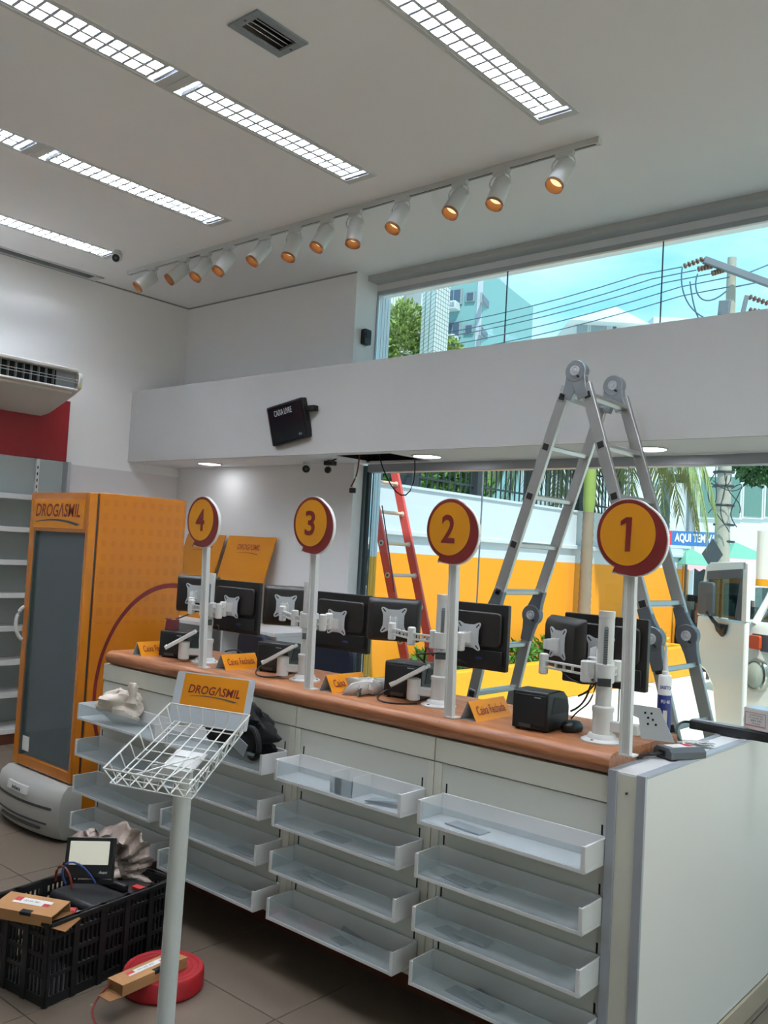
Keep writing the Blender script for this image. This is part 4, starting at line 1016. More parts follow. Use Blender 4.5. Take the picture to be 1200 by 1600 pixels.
Rv = RZ(1.12); oc = Vector((-.050, .375, PZ+.0005))
b = MB(); b.prism([(-.045, 0), (.045, 0), (.045, .022), (.030, .036), (-.030, .036), (-.045, .022)], oc-(Rv @ X)*.075, Rv @ Y, Z, .15); b.build('case', 'driver_grey', dv, world=True, fixn=True, bevel=.002)
b = MB(); b.box(oc+Z*.0365, (.10, .045, .001), Rv); b.build('label', 'label_white', dv, world=True)
b = MB(); b.box(oc+Z*.0372+(Rv @ X)*.03, (.03, .035, .001), Rv); b.build('red_mark', 'label_red', dv, world=True)
b = MB(); b.box(oc-(Rv @ X)*.076+Z*.015, (.004, .03, .018), Rv); b.build('gland', 'black_plastic', dv, world=True)
e0 = oc-(Rv @ X)*.078+Z*.013
wc(bez(e0, e0-(Rv @ X)*.06-Z*.005, (-.16, .22, PZ+.006), (-.15, .30, PZ+.012), 12)+bez((-.15, .30, PZ+.012), (-.145, .35, PZ+.02), (-.13, .38, PZ+.03), (-.128, .40, PZ+.05))[1:], .0045, label='thick black lead of the grey LED driver, inner loop')
wc(bez(e0+(Rv @ Y)*.012, e0-(Rv @ X)*.05+(Rv @ Y)*.012, (-.14, .16, PZ+.006), (-.115, .22, PZ+.006), 12), .0045, label='thick black lead of the grey LED driver, outer loop')
lb_ = thing('led_bar', (-.05, .95, PZ), 'long black LED bar lying across the return panel under the small box', 'LED bar')
pa, pb = Vector((-.235, .955, PZ+.001)), Vector((.19, .93, PZ+.001)); d = (pb-pa).normalized(); sd = Z.cross(d)
b = MB(); b.prism([(-.03, 0), (.03, 0), (.03, .032), (.022, .036), (-.022, .036), (-.03, .032)], pa, sd, Z, -(pb-pa).length if sd.cross(Z).dot(d) < 0 else (pb-pa).length); b.build('housing', 'black_plastic', lb_, world=True, fixn=True, bevel=.002)
b = MB(); b.box((pa+pb)/2+Z*.0365, (.42, .038, .002), RZ(math.atan2(d.y, d.x))); b.build('lens_strip', 'grey_far', lb_, world=True)
b = MB(); b.box(pa+d*.34+Z*.018, (.004, .066, .042), RZ(math.atan2(d.y, d.x))); b.build('clip', 'aluminium', lb_, world=True)
b = MB(); b.box(pa+d*.405+Z*.018, (.05, .067, .030), RZ(math.atan2(d.y, d.x))); b.build('end_plug', 'black_soft', lb_, world=True, bevel=.003)
wc(bez(pa+Z*.02, pa-d*.08+Z*.03, (-.20, .68, PZ+.005), (-.135, .60, PZ+.006), 14)+bez((-.135, .60, PZ+.006), (-.12, .55, PZ+.004), (-.09, .52, PZ+.004), (-.05, .50, PZ+.005), 6)[1:], .005, label='black lead from the LED bar along the return panel')
bxp = thing('carton', (.06, .94, PZ+.039), 'small pale carton with a pink-framed label on the black LED bar', 'box')
b = MB(); Rb = RZ(-.25); cc = Vector((.035, .955, PZ+.039)); b.box(cc+Z*.041, (.105, .085, .080), Rb); b.build('carton_body', 'box_pale', bxp, world=True, bevel=.0015)
b = MB(); b.box(cc+Z*.0815, (.103, .083, .001), Rb); b.build('tape_top', 'tape_blue', bxp, world=True)
nf = Rb @ Vector((0, -1, 0))
b = MB(); o_ = cc+nf*.0428+Z*.04
for (u0, u1, v0, v1) in ((-.046, .040, .024, .026), (-.046, .040, -.026, -.022), (-.046, -.044, -.026, .026), (.038, .040, -.026, .026)):
    b.prism([(u0, v0), (u1, v0), (u1, v1), (u0, v1)], o_, Rb @ X, Z, .0004)
b.build('label_frame', mat('pink_ink', '#b5606e', .6), bxp, world=True, fixn=True)
for k_, (tx, zz, hh, ww) in enumerate((('LED DRIVER OUTDOOR', .016, .005, .055), ('AC 100-240V  IP67', .006, .005, .06), ('60W 24V', -.004, .008, .045), ('CE RoHS', -.015, .006, .035))):
    lettering('lettering', tx, o_+Z*zz, Rb @ X, Z, ww, hh, 'ink_navy', bxp, lift=.0005)
fb = MB(); random.seed(3)
def crumple(mb, c, R, rx, ry, rz, seed, amp=.25, nu=20, nv=12):
    rnd = random.Random(seed); ph = [(rnd.uniform(1, 5), rnd.uniform(1, 5), rnd.uniform(0, 6.3), rnd.uniform(0, 6.3)) for _ in range(6)]
    def f(u, v):
        th = u*2*PI; fi = v*PI; k_ = 1
        for a, b_, p, q in ph: k_ += amp/3*math.sin(round(a)*th+p)*math.sin(b_*fi*1.5+q)
        z = -math.cos(fi)
        q = Vector((math.sin(fi)*math.cos(th), math.sin(fi)*math.sin(th), z))
        k_ += amp*(.9*abs(noise.noise(q*2.6+Vector((seed, 0, 0))))+.55*abs(noise.noise(q*6.0+Vector((0, seed, 0))))-.35)
        return Vector(c)+R @ Vector((rx*k_*math.sin(fi)*math.cos(th), ry*k_*math.sin(fi)*math.sin(th), rz*(z*(.7+.3*k_))))
    return mb.grid(f, nu, nv)
def ground_fix(b, z):
    m0 = min(p.z for p in b.v); 
    for p in b.v: p.z += z-m0
    return b
b = ground_fix(crumple(MB(), (-.085, .62, PZ+.01), RZ(.6), .055, .03, .008, 5, .5), PZ+.0005); tag(b.build('plastic_pouch', 'bag_clear', fixn=True), 'small flattened clear plastic pouch lying near the LED driver', 'plastic bag')
b = MB(); b.bx(-.205, -.165, .36, .40, CZT, CZT+.02); tag(b.build('wire_block', 'arm_white', bevel=.002), 'tiny white terminal block at the foot of sign one', 'connector')
# bundle of crumpled clear plastic bags
b = MB()
for k_ in range(9):
    rnd = random.Random(k_+40); crumple(b, (-1.31+rnd.uniform(-.05, .05), .20+rnd.uniform(-.07, .09), CZT+.03), RZ(rnd.uniform(0, 3)) @ RY(rnd.uniform(-.4, .4)), .07, .012, .03, 40+k_, .5, 10, 6)
for p in b.v: p.z = max(p.z, CZT+.0006)
tag(b.build('crumpled_bags', 'bag_clear', fixn=True), 'crumpled clear plastic bags on the worktop left of sign two', 'plastic bag')

# ------------------------------------------------------------------ foreground wire basket stand
bs = thing('basket_stand', (-1.16, -.85, 0), 'white pole stand with a tilted wire basket and a yellow logo card', 'basket stand')
c0 = Vector((-1.136, -.886, 1.078)); ex = Vector((.939, .343, -.017)).normalized(); ey = Vector((-.306, .858, .412)); ey = (ey-ex*ey.dot(ex)).normalized(); ez = ex.cross(ey)
bw, bh, bd = .302, .362, .055
def bp_(u, v, w): return c0+ex*u+ey*v+ez*w
i_ = .022
rimp = [(-bw/2, -bh/2), (bw/2, -bh/2), (bw/2, bh/2), (-bw/2, bh/2)]
botp = [(-bw/2+i_*.4, -bh/2+.004), (bw/2-.006, -bh/2+.004), (bw/2-i_, bh/2-.02), (-bw/2+.02, bh/2-.02)]
def wire(name, pts, r=.0022): b = MB(); b.tube(pts, r, 6); return b.build(name, 'wire_white', bs, world=True)
wire('rim_wire', [bp_(u, v, 0) for u, v in rimp+rimp[:1]], .003)
wire('base_wire', [bp_(u, v, -bd) for u, v in botp+botp[:1]], .0026)
def lerp2(a, b_, t): return (a[0]+(b_[0]-a[0])*t, a[1]+(b_[1]-a[1])*t)
for side in (1, 3):            # floor wires across, running up both long sides
    pass
for k_ in range(7):
    t = (k_+.6)/7
    l0, l1 = lerp2(rimp[0], rimp[3], t), lerp2(botp[0], botp[3], t); r1, r0 = lerp2(botp[1], botp[2], t), lerp2(rimp[1], rimp[2], t)
    wire('cross_wire', [bp_(*l0, 0), bp_(*l1, -bd), bp_(*r1, -bd), bp_(*r0, 0)])
for k_ in range(6):
    t = (k_+.5)/6
    f1, g1 = lerp2(botp[0], botp[1], t), lerp2(botp[3], botp[2], t); g0 = lerp2(rimp[3], rimp[2], t)
    wire('long_wire', [bp_(*f1, -bd+.003), bp_(*g1, -bd+.003), bp_(g0[0], g0[1], 0)])
def zig(a0, a1, b0, b1, n, name):
    P = []
    for k_ in range(n+1):
        t = k_/n; P.append(bp_(*lerp2(a0, a1, t), 0) if k_ % 2 == 0 else bp_(*lerp2(b0, b1, t), -bd))
    wire(name, P)
zig(rimp[0], rimp[1], botp[0], botp[1], 12, 'zigzag_wire'); zig(rimp[1], rimp[2], botp[1], botp[2], 12, 'zigzag_wire')
wire('divider_wire', [bp_(-.04, -bh/2, -.002), bp_(.055, -.005, -bd+.008), bp_(.07, -.0, -bd+.008), bp_(.065, -bh/2, -.002)], .0026)
tpole = at(288, 1200, 2.80); bpole = at(258, 1600, 2.80)
ax = (bpole-tpole).normalized(); bfoot = tpole+ax*((tpole.z-.012)/-ax.z)
ptop = tpole-ax*.015
b = MB(); b.cyl(ptop, bfoot, .0285, n=28); b.build('pole', 'lamp_white', bs, world=True)
b = MB(); b.lathe([(.002, 0), (.17, 0), (.17, .006), (.16, .011), (.03, .014), (.002, .015)], (bfoot.x, bfoot.y, 0), Z, 36); b.build('base', 'lamp_white', bs, world=True)
b = MB(); b.prism([(-.055, -.045), (.055, -.045), (.055, .05), (-.055, .05)], bp_(.02, -.02, -bd-.006), ex, ey, .004); b.prism([(-.055, 0), (.055, 0), (.05, -.022), (-.05, -.022)], bp_(.02, -.065, -bd-.002), ex, Vector((0, 0, 1)), .003)
b.build('mount_plate', 'white_metal', bs, world=True, fixn=True)
kc = [Vector((-1.376, -.725, 1.255)), Vector((-1.104, -.613, 1.25)), Vector((-1.086, -.657, 1.088)), Vector((-1.358, -.768, 1.093))]
cu = (kc[1]-kc[0]).normalized(); cvv = (kc[0]-kc[3]).normalized(); cn = cu.cross(cvv); W_, H_ = (kc[1]-kc[0]).length, (kc[0]-kc[3]).length
co_ = (kc[0]+kc[2])/2
b = MB(); b.prism(rrect(W_, H_, .006), co_-cn*.003, cu, cvv, .003); cd = b.build('card_holder', mat('card_white', '#c6ccd4', .35), bs, world=True, fixn=True)
b = MB(); b.prism(rrect(W_*.82, H_*.64, .002), co_+cvv*H_*.155+cu*.004, cu, cvv, .0008); b.build('yellow_card', 'yellow', bs, world=True, fixn=True)
lettering('lettering', 'DROGΛSMIL', co_+cvv*(H_*.185)+cu*.006+cn*.0009, cu, cvv, W_*.66, .030, 'burgundy', bs, bold=.016, shear=.14)
swoosh(co_+cvv*(H_*.02)+cu*.006+cn*.0010, cu, cvv, W_*.62, .009, 'grey_ink', bs)

# ------------------------------------------------------------------ bags in the trays
b = crumple(MB(), (-2.71, -.055, TZ[0]+.085), RZ(.3), .135, .046, .082, 12, .34, 44, 28)
bg1 = thing('plastic_bag', (-2.71, -.055, tz(0)), 'tied off-white plastic bag sitting in the top tray near the fridge', 'plastic bag')
ground_fix(b, tz(0)).build('sack', 'plastic_bag', bg1, world=True, fixn=True, ang=28)
b = MB(); b.loft([[Vector((-2.63+a*r, -.05+c_*r*.7, z)) for a, c_ in [(math.cos(i*PI/5), math.sin(i*PI/5)) for i in range(10)]] for z, r in ((TZ[0]+.13, .035), (TZ[0]+.165, .018), (TZ[0]+.20, .034), (TZ[0]+.225, .020))]); b.build('tied_neck', 'plastic_bag', bg1, world=True, fixn=True, ang=60)
b = crumple(MB(), (-1.80, -.062, TZ[0]+.10), RZ(.1), .185, .042, .125, 33, .32, 44, 28)
bg2 = thing('black_backpack', (-1.80, -.06, tz(0)), 'black cloth backpack slumped in the tray behind the wire basket', 'bag')
ground_fix(b, tz(0)).build('sack', 'black_cloth', bg2, world=True, fixn=True, ang=28)
b = MB(); b.tube(bez((-1.70, -.10, TZ[0]+.17), (-1.58, -.14, TZ[0]+.20), (-1.56, -.14, TZ[0]+.03), (-1.68, -.11, TZ[0]+.06)), .012, 8); b.build('strap', 'black_cloth', bg2, world=True)
b = MB(); b.box((-1.73, -.128, TZ[0]+.10), (.10, .004, .055), RY(.4)); b.build('badge', 'grey_far', bg2, world=True)

# ------------------------------------------------------------------ floor clutter at the lower left
cr = thing('plastic_crate', (-2.055, -.60, 0), 'black plastic lattice crate full of tools on the floor', 'crate', rz=.13)
cw, cl, ch = .37, .60, .300
def crate_side(name, o, u, ln):
    b = MB(); n = u.cross(Z)
    def bar(u0, u1, z0, z1, t=.012, off=0): b.prism([(u0, z0), (u1, z0), (u1, z1), (u0, z1)], o+n*off, u, Z, -t)
    for z0, z1 in ((0, .035), (.098, .112), (.165, .18), (.235, .25), (.275, ch)): bar(0, ln, z0, z1)
    bar(0, ln, .288, ch+.0, .02, .012)
    k_ = 0; x = .0
    n_r = max(2, round(ln/.125)); st = ln/n_r
    for i in range(n_r+1): bar(max(0, i*st-.012), min(ln, i*st+.012), 0, ch, .018, .005)
    m = int(ln/.021)
    for i in range(m):
        z0, z1 = (.035, .275)
        bar(i*.021+.006, i*.021+.014, z0, z1, .006, -.003)
    b.build(name, 'crate_black', cr, fixn=True)
crate_side('side', Vector((cw/2, -cl/2, 0)), Y, cl); crate_side('side', Vector((-cw/2, cl/2, 0)), -Y, cl)
crate_side('end', Vector((-cw/2, -cl/2, 0)), X, cw); crate_side('end', Vector((cw/2, cl/2, 0)), -X, cw)
MB().bx(-cw/2+.006, cw/2-.006, -cl/2+.006, cl/2-.006, .003, .012).build('bottom', 'crate_black', cr)
def CR(x, y, z): return Vector((-2.055, -.60, 0))+RZ(.13) @ Vector((x, y, z))
# tool case, drill handles inside the crate
tcs = thing('tool_case', CR(.0, .06, .014), 'black power tool case filling the crate, with red parts', 'tool case', rz=.13)
MB().bx(-.15, .15, -.12, .20, 0, .255).build('case', 'black_soft', tcs, bevel=.02)
MB().bx(-.10, .10, .05, .08, .255, .285).build('handle', 'black_plastic', tcs, bevel=.008)
MB().bx(.09, .15, .10, .13, .25, .27).build('red_clip', mat('tool_red', '#b32a1e', .5), tcs, bevel=.004)
dl = thing('power_drill', CR(.07, -.19, .20), 'red and black power tool lying in the crate beside the cardboard box', 'power tool', rz=.5)
MB().cyl((-.06, 0, .06), (.07, .03, .07), .028, .022, n=14).build('body', 'tool_red', dl); MB().cyl((.07, .03, .07), (.11, .04, .072), .014, .010, n=10).build('chuck', 'steel_dark', dl)
b = MB(); b.box((-.03, .03, .03), (.035, .03, .07), RY(.4)); b.build('grip', 'black_plastic', dl, bevel=.006)
MB().bx(-.06, .02, .0, .05, -.03, .0).build('battery', 'black_soft', dl, bevel=.004)
# floodlight
fo = at(139, 1340, 3.63)
flo = thing('floodlight', (fo.x, fo.y, fo.z-.12), 'black LED floodlight with a pale panel propped on the crate', 'floodlight')
fu = Vector((.80, .60, .06)).normalized(); fn = Vector((.62, -.74, .26)); fn = (fn-fu*fn.dot(fu)).normalized(); fv = fn.cross(fu)
b = MB(); b.prism(rrect(.20, .155, .006), fo, fu, fv, -.03); b.build('case', 'black_plastic', flo, world=True, fixn=True, bevel=.003)
b = MB(); b.prism(rrect(.165, .090, .003), fo+fv*.018+fn*.0005, fu, fv, .001); b.build('panel', 'panel_led', flo, world=True, fixn=True)
lettering('lettering', 'Avant', fo-fv*.055+fu*.065+fn*.001, fu, fv, .035, .011, 'ink_pale', flo, bold=.02, shear=.2)
b = MB()
for s in (-1, 1): b.prism([(-.0, -.07), (.012, -.07), (.012, .0), (0, .0)], fo+fu*(s*.105)-fn*.015-fv*.02, fn, fv, .003)
b.prism([(-.105, -.10), (.105, -.10), (.105, -.085), (-.105, -.085)], fo-fn*.02-fv*.0, fu, fv, .004); b.build('bracket', 'black_soft', flo, world=True, fixn=True)
# crinkled grey-brown bag behind it
fb_ = at(172, 1338, 3.80)
b = MB(); rnd = random.Random(9)
def fo_fan(u, v):
    th = PI*(.02+.96*u)+.1; tri = abs((u*15) % 2-1)-.5; k_ = 1+.06*tri+.30*noise.noise(Vector((u*4, v*2, 3))); r = (.045+.125*v)*k_
    return fb_+Vector((.76, .65, 0))*(-r*math.cos(th)*1.05)+Z*(r*math.sin(th)*.95-.03)+Vector((.65, -.76, 0))*(.05*math.sin(v*PI)+.030*(abs((u*15+v*.6) % 2-1)-.5)*(.3+v)+.05*noise.noise(Vector((u*7, v*3, 9)))-.02*v)
b.grid(fo_fan, 120, 10); fan = thing('crinkled_bag', (fb_.x, fb_.y, fb_.z-.14), 'crinkled grey-brown foil bag fanned out behind the floodlight', 'bag')
b.build('fan', 'foil_bag', fan, world=True, thick=.003, ang=25)
b = crumple(MB(), fb_+Vector((.03, .0, -.075)), RZ(.7), .13, .06, .07, 21, .45, 44, 26); b.build('body', 'foil_bag', fan, world=True, fixn=True, ang=25)
def open_box(name, o, u, v, L_, W_, H_, label, flap=True, txt='LED'):
    u = Vector(u).normalized(); v = Vector(v); v = (v-u*v.dot(u)).normalized(); w = u.cross(v); o = Vector(o)
    t = thing(name, o, label, 'box', 'cardboard boxes on the floor side')
    th = .003
    def slab(a0, a1, b0, b1, c0, c1, nm, mm='cardboard'):
        P = [o+u*a+v*b_+w*c for a in (a0, a1) for b_ in (b0, b1) for c in (c0, c1)]
        q = MB(); q.add(P, [(0,1,3,2),(4,6,7,5),(0,4,5,1),(2,3,7,6),(0,2,6,4),(1,5,7,3)]); return q.build(nm, mm, t, world=True, fixn=True)
    slab(0, L_, -W_/2, W_/2, 0, th, 'bottom'); slab(0, L_, -W_/2, W_/2, H_-th, H_, 'top'); slab(0, L_, -W_/2, -W_/2+th, th, H_-th, 'side'); slab(0, L_, W_/2-th, W_/2, th, H_-th, 'side')
    slab(L_*.02, L_*.022, -W_/2+th, W_/2-th, th, H_-th, 'inner_flap', 'cardboard_in')
    P = [o+u*L_+v*(-W_/2)+w*0, o+u*L_+v*(W_/2), o+u*(L_+.05)+v*(W_/2-.01)-w*.012, o+u*(L_+.05)+v*(-W_/2+.01)-w*.012]
    q = MB(); q.add(P+[p+w*.002 for p in P], [(0,1,2,3),(7,6,5,4),(0,4,5,1),(1,5,6,2),(2,6,7,3),(3,7,4,0)]); q.build('end_flap', 'cardboard_in', t, world=True, fixn=True)
    P = [o+u*0+v*(-W_/2), o+v*(W_/2), o-u*.045+v*(W_/2-.01)-w*.004, o-u*.045+v*(-W_/2+.01)-w*.004]
    q = MB(); q.add(P+[p+w*.002 for p in P], [(0,1,2,3),(7,6,5,4),(0,4,5,1),(1,5,6,2),(2,6,7,3),(3,7,4,0)]); q.build('end_flap', 'cardboard_in', t, world=True, fixn=True)
    slab(L_*.20, L_*.80, -W_*.05, W_*.28, H_, H_+.0006, 'label', 'label_white'); slab(L_*.20, L_*.31, W_*.06, W_*.28, H_+.0006, H_+.001, 'label_mark', 'label_red'); slab(L_*.69, L_*.80, -W_*.05, W_*.12, H_+.0006, H_+.001, 'label_mark', 'label_red')
    slab(L_*.48, L_*.66, -W_/2-.001, -W_/2+.02, H_-.012, H_+.0004, 'hand_hole', 'dark_void')
    lettering('lettering', 'LED 24V  IP67', o+u*(L_*.48)+v*(W_*.11)+w*(H_+.0012), u, v, L_*.26, W_*.10, 'ink_navy', t)
    return t
p0 = at(3, 1408, 3.33); p1 = at(118, 1432, 3.25)
open_box('cardboard_box', p0-Z*.03, (p1-p0).x and Vector(((p1-p0).x, (p1-p0).y, 0)), Vector((-.45, .80, .12)), .255, .115, .042, 'open cardboard box with a red and white label lying on the crate')
rl = thing('hose_roll', (-1.685, -.47, 0), 'flat red roll of hose lying on the floor beside the crate', 'hose roll')
b = MB(); prof = [(.03, 0), (.145, 0), (.153, .01), (.153, .066), (.146, .075), (.03, .075)]
b.lathe(prof, n=48); b.build('roll', 'red_hose', rl)
for r_ in (.06, .082, .104, .126):
    b = MB(); b.lathe([(r_, .0745), (r_+.0025, .0765), (r_+.005, .0745)], n=40); b.f = b.f[:-2]; b.build('coil_ridge', 'red_hose', rl)
q0 = Vector((-1.63, -.72, .077)); q1 = Vector((-1.66, -.40, .077))
open_box('cardboard_box', q0, q1-q0, Vector((-1, -.1, 0)), .30, .085, .040, 'slim open cardboard box lying on the red hose roll')
cable('cable', bez((-1.66, -.72, .10), (-1.70, -.84, .006), (-1.50, -.84, .006), (-1.52, -.74, .006))+bez((-1.52, -.74, .006), (-1.53, -.69, .006), (-1.44, -.70, .006), (-1.40, -.82, .006))[1:], .004, 'wire_red', 'brown wire curling on the floor in front of the red hose roll')
cable('cable', bez(CR(-.02, -.08, .33), CR(-.05, -.12, .42), CR(-.0, -.05, .46), CR(.06, .0, .33)), .004, 'wire_blue', 'blue wire arching beside the floodlight')
cable('cable', bez(CR(-.12, -.05, .31), CR(-.12, -.06, .40), CR(-.04, -.05, .40), CR(-.03, -.04, .30)), .005, 'wire_red', 'red and black wire arching behind the cardboard box')
cable('cable', bez(CR(-.14, -.31, .24), CR(-.10, -.36, .22), CR(-.05, -.37, .20), CR(-.03, -.45, .16)), .004, 'wire_red', 'thin red wire hanging off the crate end')

# ------------------------------------------------------------------ behind the counter: back shelf, boards, chairs, bag
bc = thing('back_counter', (-5.0, 2.42, 0), 'white open-shelf back counter along the wall under the yellow boards', 'back counter')
BX0, BX1, BY0, BY1, BT = -6.07, -4.02, 2.18, 2.655, 1.02
b = MB(); b.bx(BX0, BX1, BY0-.02, BY1, BT-.03, BT); b.build('top', 'white_laminate', bc, world=True, bevel=.002)
for x in (BX0, -5.40, -4.70, BX1-.018): MB().bx(x, x+.018, BY0, BY1-.02, 0, BT-.031).build('divider', 'white_laminate', bc, world=True)
MB().bx(BX0, BX1, BY1-.019, BY1-.005, 0, BT-.031).build('back', 'white_laminate', bc, world=True)
for z in (.08, .42, .70):
    for x0, x1 in ((BX0+.019, -5.401), (-5.381, -4.701), (-4.681, BX1-.019)): MB().bx(x0, x1, BY0+.01, BY1-.02, z, z+.018).build('shelf', 'white_laminate', bc, world=True)
for x0, x1, zt, lb in ((-5.83, -5.27, 1.775, 'yellow logo board leaning on the wall next to the fridge'), (-5.215, -4.585, 1.775, 'yellow logo board leaning on the wall in front of the grey corner')):
    t = thing('logo_board', ((x0+x1)/2, 2.45, BT), lb, 'board', 'yellow logo boards on the back counter')
    a = Vector((0, 2.40, BT+.001)); bt = Vector((0, 2.628, zt)); up = (bt-a).normalized(); H_ = (bt-a).length
    o = Vector(((x0+x1)/2, 0, 0))+(a+bt)/2
    b = MB(); b.prism([(-(x1-x0)/2, -H_/2), ((x1-x0)/2, -H_/2), ((x1-x0)/2, H_/2), (-(x1-x0)/2, H_/2)], o, X, up, -.012); b.build('panel', 'yellow_dark', t, world=True, fixn=True, bevel=.001)
    nn = X.cross(up)
    lettering('lettering', 'DROGΛSMIL', o+up*(H_/2-.10), X, up, .30, .055, 'burgundy', t, bold=.02, shear=.14, lift=.0012)
    swoosh(o+up*(H_/2-.165), X, up, .30, .014, 'burgundy', t, lift=.0012)
def chair(px, rz, label):
    t = thing('office_chair', px, label, 'chair', 'navy chairs behind the counter', rz=rz)
    MB().bx(-.20, .20, -.20, .20, .58, .65).build('seat', 'navy', t, bevel=.03)
    b = MB(); b.prism(rrect(.36, .40, .06), (0, .21, .98), X, Z, -.05); b.build('backrest', 'navy', t, fixn=True, bevel=.012)
    b = MB(); b.tube([(0, .12, .58), (0, .27, .62), (0, .27, .95)], .018, 8); b.build('back_bar', 'black_plastic', t)
    MB().cyl((0, 0, .08), (0, 0, .58), .025, n=14).build('column', 'black_plastic', t)
    for k_ in range(5):
        a = k_*2*PI/5; b = MB(); b.tube([(0, 0, .10), (.27*math.cos(a), .27*math.sin(a), .065)], .018, 8); b.build('leg', 'black_plastic', t)
        MB().cyl((.27*math.cos(a)-.012, .27*math.sin(a), .028), (.27*math.cos(a)+.012, .27*math.sin(a), .028), .028, n=12).build('caster', 'black_soft', t)
chair((-2.80, 1.15, 0), 2.9, 'navy office chair back seen under the monitors left of sign three')
chair((-2.30, 1.12, 0), 3.4, 'navy office chair back seen under the wide monitor right of sign three')
b = crumple(MB(), (-1.84, .0, 0), RZ(0), .20, .17, .50, 77, .2, 36, 24); 
for p in b.v: p.y += .90
tag(ground_fix(b, 0.0).build('rubbish_bag', 'black_cloth', fixn=True, ang=60), 'black rubbish bag piled behind the counter between signs two and three', 'bag')

# ------------------------------------------------------------------ outside: street, boundary wall, planter
GZ = -.12
gr = MB(); gr.bx(-60, 60, 2.92, 120, GZ-.2, GZ); gr.bx(XR+.2, 60, -60, 2.92, GZ-.2, GZ)
tag(struct('ground_street', gr, 'street'), 'pale concrete pavement and street outside', None)
WX = -5.40
bw_ = thing('boundary_wall', (WX-.1, 8.3, GZ), 'long orange and white boundary wall running away outside the window', 'wall')
MB().bx(WX-.2, WX, 2.95, 13.5, GZ, 1.70).build('orange_base', 'orange_wall', bw_, world=True)
MB().bx(WX-.2, WX, 2.95, 11.6, 1.70, 2.46).build('white_upper', 'white_wall', bw_, world=True); MB().bx(WX-.2, WX, 11.6, 13.5, 1.70, 2.06).build('white_upper', 'white_wall', bw_, world=True)
MB().bx(WX, WX+.05, 2.95, 13.5, 1.90, 1.965).build('ledge', 'white_wall', bw_, world=True, bevel=.01)
MB().bx(WX-.22, WX+.02, 2.95, 11.62, 2.46, 2.49).build('coping', 'white_wall', bw_, world=True)
ep = thing('gate_pillar', (WX+.1, 13.65, GZ), 'orange and white end pillar of the boundary wall by the street', 'pillar')
MB().bx(WX-.3, WX+.02, 13.5, 13.75, GZ, 1.75).build('orange_base', 'orange_wall', ep, world=True); MB().bx(WX-.3, WX+.02, 13.5, 13.75, 1.75, 2.08).build('white_upper', 'white_wall', ep, world=True)
MB().bx(WX-.32, WX+.04, 13.48, 13.77, 2.08, 2.13).build('cap', 'white_wall', ep, world=True)
pr_ = thing('side_pier', (-4.6, 3.05, GZ), 'white and yellow ribbed wall end just outside the window jamb', 'pier')
for k_ in range(9):
    y = 2.97+k_*.018
    MB().bx(-5.38, -3.862+(.003 if k_ % 2 else 0), y, y+.0175, GZ, 1.66).build('yellow_rib', mat('pier_yellow', '#e8a322', .7, var=.1, vscale=10), pr_, world=True)
    MB().bx(-5.38, -3.862+(.003 if k_ % 2 else 0), y, y+.0175, 1.66, 4.14).build('white_rib', 'white_wall', pr_, world=True)
fn_ = thing('iron_fence', (WX-.1, 8.2, 2.49), 'dark iron bar fence on top of the boundary wall', 'fence')
b0 = None
for k_ in range(72):
    y = 3.15+k_*.117
    if b0 is None: b0 = MB().bx(WX-.108, WX-.092, -.008, .008, 2.49, 3.75).build('bar', 'fence_dark', fn_, world=True); o = b0; y0_ = o.location.copy()
    else: o = inst(b0, 'bar', fn_)
    o.location = Vector((0, y, 0))
for y in (4.2, 5.55, 6.9, 8.25, 9.6, 10.95): MB().bx(WX-.17, WX-.03, y-.07, y+.07, 2.49, 3.8).build('post', 'fence_dark', fn_, world=True)
for z in (2.62, 3.1, 3.6): MB().bx(WX-.112, WX-.088, 3.1, 11.55, z-.012, z+.012).build('rail', 'fence_dark', fn_, world=True)
pl = thing('planter', (-5.1, 8.3, GZ), 'yellow kerbed planter bed along the foot of the orange wall', 'planter')
MB().bx(-4.95, -4.80, 3.4, 12.6, GZ, .385).build('kerb', 'yellow_kerb', pl, world=True, bevel=.015)
MB().bx(-5.395, -4.952, 3.4, 12.6, GZ, .30).build('soil', 'grass', pl, world=True)
MB().bx(-5.395, -4.80, 12.6, 12.75, GZ, .385).build('kerb', 'yellow_kerb', pl, world=True, bevel=.015)
def leaf(mb, p, d, L_, w, rnd):
    d = Vector(d).normalized(); s = d.cross(Vector((rnd.uniform(-1, 1), rnd.uniform(-1, 1), rnd.uniform(-1, 1))))
    if s.length < .05: s = d.cross(X)
    s.normalize(); n = d.cross(s)
    mb.add([p, p+d*L_*.5+s*w, p+d*L_, p+d*L_*.5-s*w, p+d*L_*.5+n*w*.25], [(0, 1, 4), (1, 2, 4), (2, 3, 4), (3, 0, 4)])
def foliage(name, m, parent, c, r, n, L_, w, seed, world=True):
    rnd = random.Random(seed); b = MB(); c = Vector(c)
    for _ in range(n):
        v = Vector((rnd.gauss(0, 1), rnd.gauss(0, 1), rnd.gauss(0, 1))).normalized()*(rnd.random()**.45)
        p = c+Vector((v.x*r[0], v.y*r[1], v.z*r[2])); leaf(b, p, v+Vector((rnd.uniform(-.8, .8), rnd.uniform(-.8, .8), rnd.uniform(-.6, .8))), L_*rnd.uniform(.6, 1.3), w*rnd.uniform(.7, 1.2), rnd)
    return b.build(name, m, parent, world=world, smooth=False)
